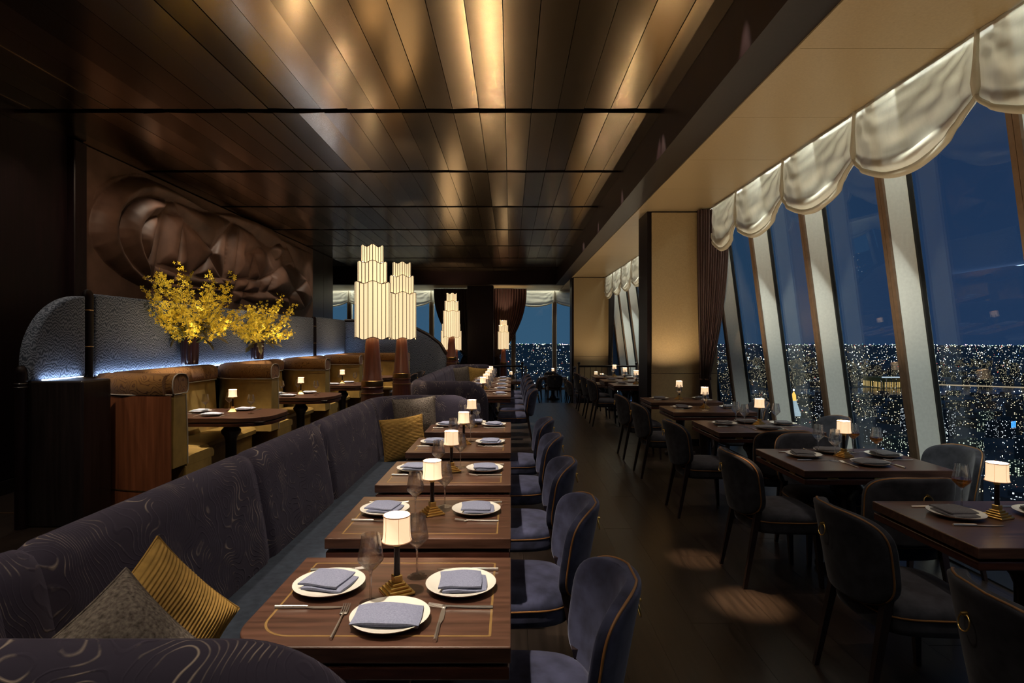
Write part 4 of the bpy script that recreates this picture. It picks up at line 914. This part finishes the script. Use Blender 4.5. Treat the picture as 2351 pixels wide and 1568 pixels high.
def bouquet(label, x, y, z, s, seed, n_branch, lean):
    rnd = random.Random(seed)
    t = thing('flower_branches', label, 'flowers', (x, y, z), 0, 'yellow blossom arrangements')
    bl = MB(); lf = []
    def flower(p, sz):
        nrm = Vector((rnd.gauss(0,1)+1.0, rnd.gauss(0,1)-1.2, rnd.gauss(0,1)+.3)).normalized(); a = nrm.orthogonal().normalized(); b = nrm.cross(a); off = rnd.random()*PI
        for k in range(4):
            g = off+k*PI/2; d = a*math.cos(g)+b*math.sin(g); q = nrm.cross(d); tip = p+d*sz+nrm*sz*.25
            bl.add([p, p+d*sz*.55+q*sz*.3+nrm*sz*.12, tip, p+d*sz*.55-q*sz*.3+nrm*sz*.12], [(0,1,2),(0,2,3)])
    for i in range(n_branch):
        a = 2*PI*i/n_branch+rnd.uniform(-.3, .3); up = rnd.uniform(.15, 1.0); ln = s*rnd.uniform(.62, .95)*(1 if up > .5 else .85)
        d = Vector((math.cos(a)*(1.15-up*.75), math.sin(a)*(1.15-up*.75)+lean*(1-up), .25+up*.9)).normalized()
        p = Vector((math.cos(a)*.03, math.sin(a)*.03, .2*s)); pts = [p.copy()]; m = 9; bend = Vector((rnd.uniform(-.2, .2), rnd.uniform(-.2, .2), rnd.uniform(-.25, .1)))
        for j in range(m):
            p = p+(d+bend*(j/m)).normalized()*ln/m+Vector((rnd.gauss(0,.008), rnd.gauss(0,.008), 0)); p.x = max(p.x, -.06 if p.z < .72 else -.3); pts.append(p.copy())
        obj('branch', MB().tube(pts, .004, 5, radii=[.005*s*(1-.7*j/m) for j in range(m+1)]).mesh('branch', M['stem']), t)
        for j in range(3, m+1):
            for q in range(7 if j > 4 else 3):
                base = pts[j-1].lerp(pts[j], rnd.random()); flower(base+Vector((rnd.gauss(0,.028), rnd.gauss(0,.028), rnd.gauss(0,.028)))*s, s*rnd.uniform(.018, .029))
    o = obj('blossom', bl.mesh('blossom', M['petal']), t); o['kind'] = 'stuff'
    lm = MB(); P = [(0,0,0),(.022,.045,.006),(.012,.05,.004),(.035,.085,.008),(.016,.09,.004),(.022,.13,.0),(.0,.17,-.02),(-.022,.13,.0),(-.016,.09,.004),(-.035,.085,.008),(-.012,.05,.004),(-.022,.045,.006)]
    lm.add(P, [(0,i,i+1) for i in range(1, 11)]); lme = lm.mesh('leaf', M['leaf'])
    for i in range(34):
        a = rnd.random()*2*PI; rr_ = rnd.uniform(.04, .2)*s
        l = obj('leaf', lme, t, (math.cos(a)*rr_, math.sin(a)*rr_, s*rnd.uniform(.32, .5)-rr_*.5)); l.rotation_euler = (rnd.uniform(-1.1, .5), rnd.uniform(-.6, .6), a-PI/2); k = s*rnd.uniform(.8, 1.6); l.scale = (k, k, k)
VZ = HB+.024
vase('larger dark plum fluted vase on the ledge behind the nearest booths', -3.925, 7.08, VZ, 1.0); bouquet('larger spray of yellow blossom branches in the left vase', -3.925, 7.08, VZ+.03, 1.06, 3, 46, -.3)
vase('smaller dark plum fluted vase on the ledge farther along', -3.925, 8.96, VZ, .95); bouquet('smaller spray of yellow blossom branches in the right vase', -3.925, 8.96, VZ+.03, .92, 11, 38, 0)

# ================================================================== RAILS AND LOWER LEVEL
def rail(label, x0, x1, y):
    t = thing('guard_rail', label, 'railing')
    for x in (x0, x1):
        p = obj('post', MB().lathe([(.02,0),(.02,.95),(.016,.96)], 12, x, y).mesh('post', M['black_wood'], 40), t); obj('finial', MB().lathe([(.012,.95),(.03,.965),(.036,.99),(.03,1.015),(0,1.03)], 12, x, y).mesh('finial', M['black_wood'], 50), p)
    obj('top_rail', MB().tube([(x0, y, .915), (x1, y, .915)], .024, 10).mesh('top_rail', M['mahogany'], 50), t); obj('mid_bar', MB().tube([(x0, y, .5), (x1, y, .5)], .01, 8).mesh('mid_bar', M['chrome'], 50), t)
    n = max(2, int((x1-x0)/.14))
    for i in range(1, n): obj('baluster', MB().tube([(x0+(x1-x0)*i/n, y, .0), (x0+(x1-x0)*i/n, y, .9)], .007, 6).mesh('baluster', M['black_wood'], 50), t)
rail('dark railing at the step on the right, below the farther tan pillar', 1.68, 3.1, 14.32); rail('dark railing at the step behind the rear bench', -1.3, .28, 14.34)
for lab, xs in (('chrome stair handrail on the right of the steps', (1.545, 1.60)), ('chrome stair handrail on the left of the steps', (.33, .385))):
    t = thing('handrail', lab, 'handrail')
    for q, x in enumerate(xs): obj('post', MB().lathe([(.012,0 if q == 0 else 0),(.012,.9)], 10, x, 14.2+.12*q).mesh('post', M['chrome'], 40), t)
    obj('grip', MB().tube([(xs[0], 14.12, .87), (xs[0], 14.2, .905), (xs[1], 14.34, .90), (xs[1], 15.1, .55)], .018, 8).mesh('grip', M['black_wood'], 50), t); obj('cap', MB().lathe([(.0,.93),(.02,.92),(.024,.905),(.012,.89)], 10, xs[0], 14.2).mesh('cap', M['black_wood'], 50), t)
LT = [(1.35, 18.6, 'by the far windows right of the maroon curtain'), (.0, 16.7, 'just beyond the steps in the middle'), (2.45, 15.6, 'just beyond the right-hand railing'), (2.45, 16.7, 'in front of the farther tan pillar'), (-2.9, 17.2, 'behind the sloping screen')]
LS = ['by the far windows', 'beyond the steps', 'beyond the right railing', 'before the farther pillar', 'behind the sloping screen']
for i, (x, y, w_) in enumerate(LT):
    make_table('dark table on the lower level, %s' % w_, x, y, .8, .8, 'lower level tables', z=LOW, inlay=False); table_lamp('glowing table lamp on the lower level, %s' % w_, x, y, .4, LOW+TOPZ)
    setting('lower table %s' % LS[i], 'left', x-.22, y, -PI/2, 'napkin_grey', LOW+TOPZ, cutlery=False); glass('lower table %s' % LS[i], 'by the lamp', x+.12, y-.1, z=LOW+TOPZ)
for lab, x, y, rz in (('nearest dark chair on the lower level, right of the steps', 1.82, 15.35, -PI/2), ('second dark chair on the lower level, right of the steps', 1.85, 16.45, -PI/2), ('dark chair left of the table by the far windows', .78, 18.6, -PI/2),
                      ('dark chair facing the far windows at the lower table', 1.35, 18.1, 0), ('dark chair with its back to the far windows', 1.35, 19.15, PI), ('dark chair right of the table by the far windows', 1.95, 18.6, PI/2), ('dark chair at the lower table in the middle beyond the steps', .55, 16.7, PI/2)):
    chair(lab, x, y, rz, 'chair_grey', LOW)

# ================================================================== THE CITY BEYOND THE GLASS
GZ = -290.0; RAD = 40000.0
cm = mat('night_ground', (.10, .105, .125), .9, var=.6, scale=.002, coord='Object')
g = MB(); n = 96; g.add([(0,0,0)]+[(RAD*math.cos(2*PI*i/n), RAD*math.sin(2*PI*i/n), 0) for i in range(n)], [(0, i+1, (i+1) % n+1) for i in range(n)])
tag(obj('city_ground', g.mesh('city_ground', cm), None, (0, 0, GZ)), 'dark ground of the city stretching to the horizon', 'ground', kind='structure')
def lightmat(name):
    m, t_, p, o = newmat(name); t_.nodes.remove(p); a = N('ShaderNodeAttribute', t_); a.attribute_name = 'lit'
    e = N('ShaderNodeEmission', t_); L(t_, a.outputs['Color'], e.inputs[0]); e.inputs[1].default_value = 9.0; L(t_, e.outputs[0], o.inputs[0]); m.cycles.emission_sampling = 'NONE'; return m
LM = lightmat('city_light')
def lights_mesh(name, pts):                    # pts: (x,y,z,size,colour)
    vs_ = []; fs = []; cols = []
    for x, y, z, s, c in pts:
        o = len(vs_); vs_ += [(x,y,z+s),(x+s,y,z),(x,y+s,z),(x-s,y,z),(x,y-s,z),(x,y,z-s)]
        fs += [(o,o+1,o+2),(o,o+2,o+3),(o,o+3,o+4),(o,o+4,o+1),(o+5,o+2,o+1),(o+5,o+3,o+2),(o+5,o+4,o+3),(o+5,o+1,o+4)]; cols += [c]*6
    me = bpy.data.meshes.new(name); me.from_pydata(vs_, [], fs); at = me.color_attributes.new('lit', 'FLOAT_COLOR', 'POINT')
    at.data.foreach_set('color', np.array([list(c)+[1.0] for c in cols], dtype=np.float32).ravel()); me.materials.append(LM); return me
rc = random.Random(5)
def lcol():
    u = rc.random(); b = rc.choice((.05, .07, .1, .14, .2, .35, .7, 1.6))
    c = (1, .86, .62) if u < .38 else (1, .97, .9) if u < .66 else (.8, .95, 1) if u < .78 else (1, .62, .28) if u < .93 else (.75, 1, .7) if u < .965 else (1, .12, .08) if u < .985 else (.2, .35, 1)
    return tuple(q*b for q in c)
RIV = lambda x, y: 3050 < y-.10*(x-2000) < 3480 and x > 1150
pts = []
tries = 0
while len(pts) < 17000 and tries < 300000:
    tries += 1
    th = math.radians(rc.uniform(-32, 60)); dep = 11*((560/11)**(rc.random()**.8)) if rc.random() < .75 else rc.uniform(14, 120)
    if th < math.radians(14) and rc.random() < .5: continue
    Yd = 290*1330/dep*math.cos(math.radians(30)) ; Dd = Yd/math.cos(min(abs(th), 1.0)); x, y = Dd*math.sin(th), Dd*math.cos(th)
    if Dd < 650 or Dd > 39500 or RIV(x, y): continue
    if dep < 45 and rc.random() < .45: continue
    k = mnoise.noise(Vector((x/900, y/900, 0)))*.6+mnoise.noise(Vector((x/260, y/260, 3)))*.5
    if k < rc.uniform(-.45, .35) and dep < 300: continue
    s = Dd/1330*rc.choice((.35, .45, .55, .7, .95)); pts.append((x, y, GZ+rc.uniform(2, 40 if Dd < 6000 else 60), s, lcol()))
tag(obj('city_lights', lights_mesh('city_lights', pts)), 'countless small street and window lights of the night city', 'city lights', kind='stuff')
hz = []
for i in range(900):
    th = math.radians(rc.uniform(-32, 60)); Dd = rc.uniform(30000, 39000); hz.append((Dd*math.sin(th), Dd*math.cos(th), GZ+rc.uniform(5, 60), Dd/1330*rc.choice((.3, .45, .6)), tuple(q*rc.uniform(.4, 1.3) for q in (1, .93, .78))))
tag(obj('horizon_lights', lights_mesh('horizon_lights', hz)), 'thin band of lights along the distant horizon', 'city lights', kind='stuff')
rm = mat('river_water', (.006, .008, .016), .18, var=.2, scale=.01)
rp = [(x, 3080+.10*(x-2000)+60*math.sin(x/500)) for x in range(1150, 5200, 150)]; rq = [(x, 3470+.10*(x-2000)+50*math.sin(x/380+1)) for x in range(1150, 5200, 150)]
mb = MB(); mb.grid([[(x, y, GZ+1.5) for x, y in rp], [(x, y, GZ+1.5) for x, y in rq]]); tag(obj('river', mb.mesh('river', rm)), 'dark river crossing the city beyond the right-hand windows', 'river', kind='structure')
# buildings: one street grid, lit windows by floor and bay
GA = math.radians(29)
def bldmat(name, wall, lit, dens, strength, px=4.2, pz=3.8):
    m, t_, p, o = newmat(name); g_ = N('ShaderNodeNewGeometry', t_)
    vr = N('ShaderNodeVectorRotate', t_, rotation_type='Z_AXIS'); vr.inputs['Angle'].default_value = -GA; L(t_, g_.outputs['Position'], vr.inputs['Vector'])
    vn = N('ShaderNodeVectorRotate', t_, rotation_type='Z_AXIS'); vn.inputs['Angle'].default_value = -GA; L(t_, g_.outputs['Normal'], vn.inputs['Vector'])
    s1 = N('ShaderNodeSeparateXYZ', t_); L(t_, vr.outputs[0], s1.inputs[0]); s2 = N('ShaderNodeSeparateXYZ', t_); L(t_, vn.outputs[0], s2.inputs[0])
    def MA(op, a, b=None, c=None, clamp=False):
        q = N('ShaderNodeMath', t_, operation=op, use_clamp=clamp)
        for i, v in enumerate((a, b, c)):
            if v is None: continue
            if isinstance(v, (int, float)): q.inputs[i].default_value = v
            else: L(t_, v, q.inputs[i])
        return q.outputs[0]
    ax = MA('ABSOLUTE', s2.outputs[0]); isx = MA('GREATER_THAN', ax, .5); az = MA('ABSOLUTE', s2.outputs[2]); side = MA('LESS_THAN', az, .5)
    u = MA('ADD', MA('MULTIPLY', s1.outputs[1], isx), MA('MULTIPLY', s1.outputs[0], MA('SUBTRACT', 1, isx)))
    uu = MA('DIVIDE', u, px); vv = MA('DIVIDE', s1.outputs[2], pz)
    fu = MA('FRACT', uu); fv = MA('FRACT', vv)
    win = MA('MULTIPLY', MA('MULTIPLY', MA('GREATER_THAN', fu, .22), MA('LESS_THAN', fu, .78)), MA('MULTIPLY', MA('GREATER_THAN', fv, .25), MA('LESS_THAN', fv, .8)))
    cv = N('ShaderNodeCombineXYZ', t_); L(t_, MA('FLOOR', uu), cv.inputs[0]); L(t_, MA('FLOOR', vv), cv.inputs[1]); L(t_, isx, cv.inputs[2])
    wn_ = N('ShaderNodeTexWhiteNoise', t_, noise_dimensions='3D'); L(t_, cv.outputs[0], wn_.inputs['Vector'])
    on = MA('MULTIPLY', MA('GREATER_THAN', wn_.outputs['Value'], 1-dens), MA('MULTIPLY', win, side))
    st = MA('MULTIPLY', on, MA('MULTIPLY_ADD', MA('FRACT', MA('MULTIPLY', wn_.outputs['Value'], 57.3)), strength, strength*.25))
    p.inputs['Base Color'].default_value = wall+(1,); p.inputs['Roughness'].default_value = .8; p.inputs['Emission Color'].default_value = lit+(1,); L(t_, st, p.inputs['Emission Strength'])
    m.cycles.emission_sampling = 'NONE'; return m
BMt = [bldmat('brick_tower', (.09, .07, .06), (1, .8, .48), .12, 2.2), bldmat('stone_block', (.16, .15, .13), (1, .9, .66), .28, 1.2, 3.6), bldmat('dark_tower', (.05, .052, .065), (.92, .96, 1), .16, 1.8, 3.2), bldmat('office_block', (.12, .12, .1), (.9, 1, .72), .3, 1.1, 5, 4)]
def bbox(mb, w_, d_, z0, z1, cx=0, cy=0):
    c, s = math.cos(GA), math.sin(GA); q = [(cx+a*w_/2*c-b*d_/2*s, cy+a*w_/2*s+b*d_/2*c) for a, b in ((-1,-1),(1,-1),(1,1),(-1,1))]; mb.prism(q, z0, z1)
kinds = [('brick apartment tower', 'apartment_tower'), ('stone block', 'stone_block'), ('dark glass tower', 'glass_tower'), ('pale-lit office block', 'office_block')]
WB = ['nearest', 'second', 'third', 'fourth', 'farthest']
cand = []; tries = 0
while len(cand) < 170 and tries < 8000:
    tries += 1
    th = math.radians(rc.uniform(14, 54)); Dd = 620*((2600/620)**rc.random()); x, y = Dd*math.sin(th), Dd*math.cos(th); w_, d_ = rc.uniform(18, 48), rc.uniform(18, 48)
    if RIV(x, y) or any(abs(x-a)+abs(y-b) < 34+Dd*.012 for a, b in cand) or math.hypot(x-752, y-1540) < 75 or math.hypot(x-900, y-1055) < 60: continue
    cand.append((x, y)); k = rc.randrange(4); h = rc.uniform(22, 80)*(1.25 if k in (0, 2) else .8)
    t = thing(kinds[k][1], ('tall ' if h > 62 else 'low ' if h < 36 else 'mid-height ')+('slender ' if w_+d_ < 55 else 'broad ' if w_+d_ > 76 else '')+kinds[k][0]+', '+('close below' if Dd < 900 else 'farther off' if Dd < 1500 else 'near the river')+' the %s window bay' % WB[min(4, max(0, int((41-math.degrees(th))/4.5)))] if Dd < 900 else ('tall ' if h > 62 else 'low ' if h < 36 else 'mid-height ')+('slender ' if w_+d_ < 55 else 'broad ' if w_+d_ > 76 else '')+kinds[k][0]+' seen through the %s window bay, ' % WB[min(4, max(0, int((41-math.degrees(th))/4.5)))]+('midway to the river' if Dd < 1500 else 'towards the river'), 'building', (x, y, GZ), 0, 'distant city buildings')
    mb = MB(); bbox(mb, w_, d_, 0, h); obj('tower_body', mb.mesh('tower_body', BMt[k]), t)
    mb = MB(); bbox(mb, w_*.45, d_*.4, h, h+rc.uniform(4, 9), w_*.1, 0); obj('roof_house', mb.mesh('roof_house', BMt[k]), t)
    mb = MB(); bbox(mb, w_+1.2, d_+1.2, h-1.2, h+.8); 
    obj('parapet', mb.mesh('parapet', BMt[k]), t)
far = MB()
for i in range(900):
    th = math.radians(rc.uniform(12, 58)); Dd = 2400*((9000/2400)**rc.random()); x, y = Dd*math.sin(th), Dd*math.cos(th)
    if RIV(x, y): continue
    bbox(far, rc.uniform(20, 55), rc.uniform(20, 55), 0, rc.uniform(12, 75) if y > 3400 else rc.uniform(8, 26), x, y)
tag(obj('far_buildings', far.mesh('far_buildings', BMt[0]), None, (0, 0, GZ)), 'mass of small faraway buildings with pinprick windows', 'buildings', kind='stuff')
# landmarks
def emis(name, c, s):
    m = mat(name, tuple(q*.5 for q in c), .6, var=.25, scale=.3, emit=c+(s,)); m.cycles.emission_sampling = 'NONE'; return m
t = thing('clock_tower', 'stone tower with floodlit white pyramid roof and golden lantern', 'tower', (752, 1540, GZ-28), 0)
lb = lambda w0, w1, z0, z1: MB().hexa([(-w0,-w0,z0),(w0,-w0,z0),(w0,w0,z0),(-w0,w0,z0)], [(-w1,-w1,z1),(w1,-w1,z1),(w1,w1,z1),(-w1,w1,z1)])
WH = emis('floodlit_stone', (.75, .92, 1), .55); GD = emis('gilded_lantern', (1, .55, .1), 1.5); BU = emis('blue_floodlight', (.05, .3, 1), 2.2)
obj('shaft', lb(13, 13, 0, 118).mesh('shaft', BMt[1]), t); obj('arcade', lb(12.5, 12.5, 118, 124).mesh('arcade', WH), t); obj('pyramid_roof', lb(12.5, 4.5, 124, 158).mesh('pyramid_roof', WH), t); obj('lantern', lb(4.5, 4, 158, 172).mesh('lantern', GD), t); obj('cupola', lb(4.2, .6, 172, 182).mesh('cupola', GD), t); obj('beacon', MB().lathe([(0,183),(1.5,184.5),(2,186),(1.5,187.5),(0,189)], 10).mesh('beacon', emis('beacon_light', (.75,.85,1), 8)), t)
t = thing('blue_crowned_tower', 'dark tower crowned with blue floodlit arches', 'tower', (1480, 1730, GZ), GA)
obj('shaft', lb(17, 17, 0, 52).mesh('shaft', BMt[2]), t)
for k in range(4): obj('lit_bay', MB().box(-15+k*8, -10.5+k*8, -17.4, -16.6, 32, 50).mesh('lit_bay', BU), t)
obj('crown', lb(14, 8, 52, 62).mesh('crown', BMt[2]), t)
t = thing('golden_factory', 'golden floodlit riverside block across the river', 'building', (2300, 3560, GZ), 0)
obj('block', lb(85, 85, 0, 62).mesh('block', bldmat('golden_facade', (.5, .3, .08), (1, .62, .2), .85, .8, 9, 60)), t); obj('roof_sign', MB().box(-70, 70, -80, -76, 62, 70).mesh('roof_sign', emis('white_sign', (.8, .9, 1), .6)), t)
for k in range(6): obj('pier', MB().box(-82+k*30, -76+k*30, -87, -85, 0, 60).mesh('pier', BMt[1]), t)
t = thing('river_bridge', 'long lit bridge with light trails over the river', 'bridge', (0, 0, 0))
bp = [(2300+q*60, 3420-q*38, GZ+34) for q in range(0, 44)]
obj('deck', MB().tube(bp, 3.5, 4).mesh('deck', emis('bridge_traffic', (1, .72, .45), .4)), t)
for q in (8, 26): obj('tower', MB().box(bp[q][0]-7, bp[q][0]+7, bp[q][1]-7, bp[q][1]+7, GZ, GZ+88).mesh('tower', BMt[1]), t)
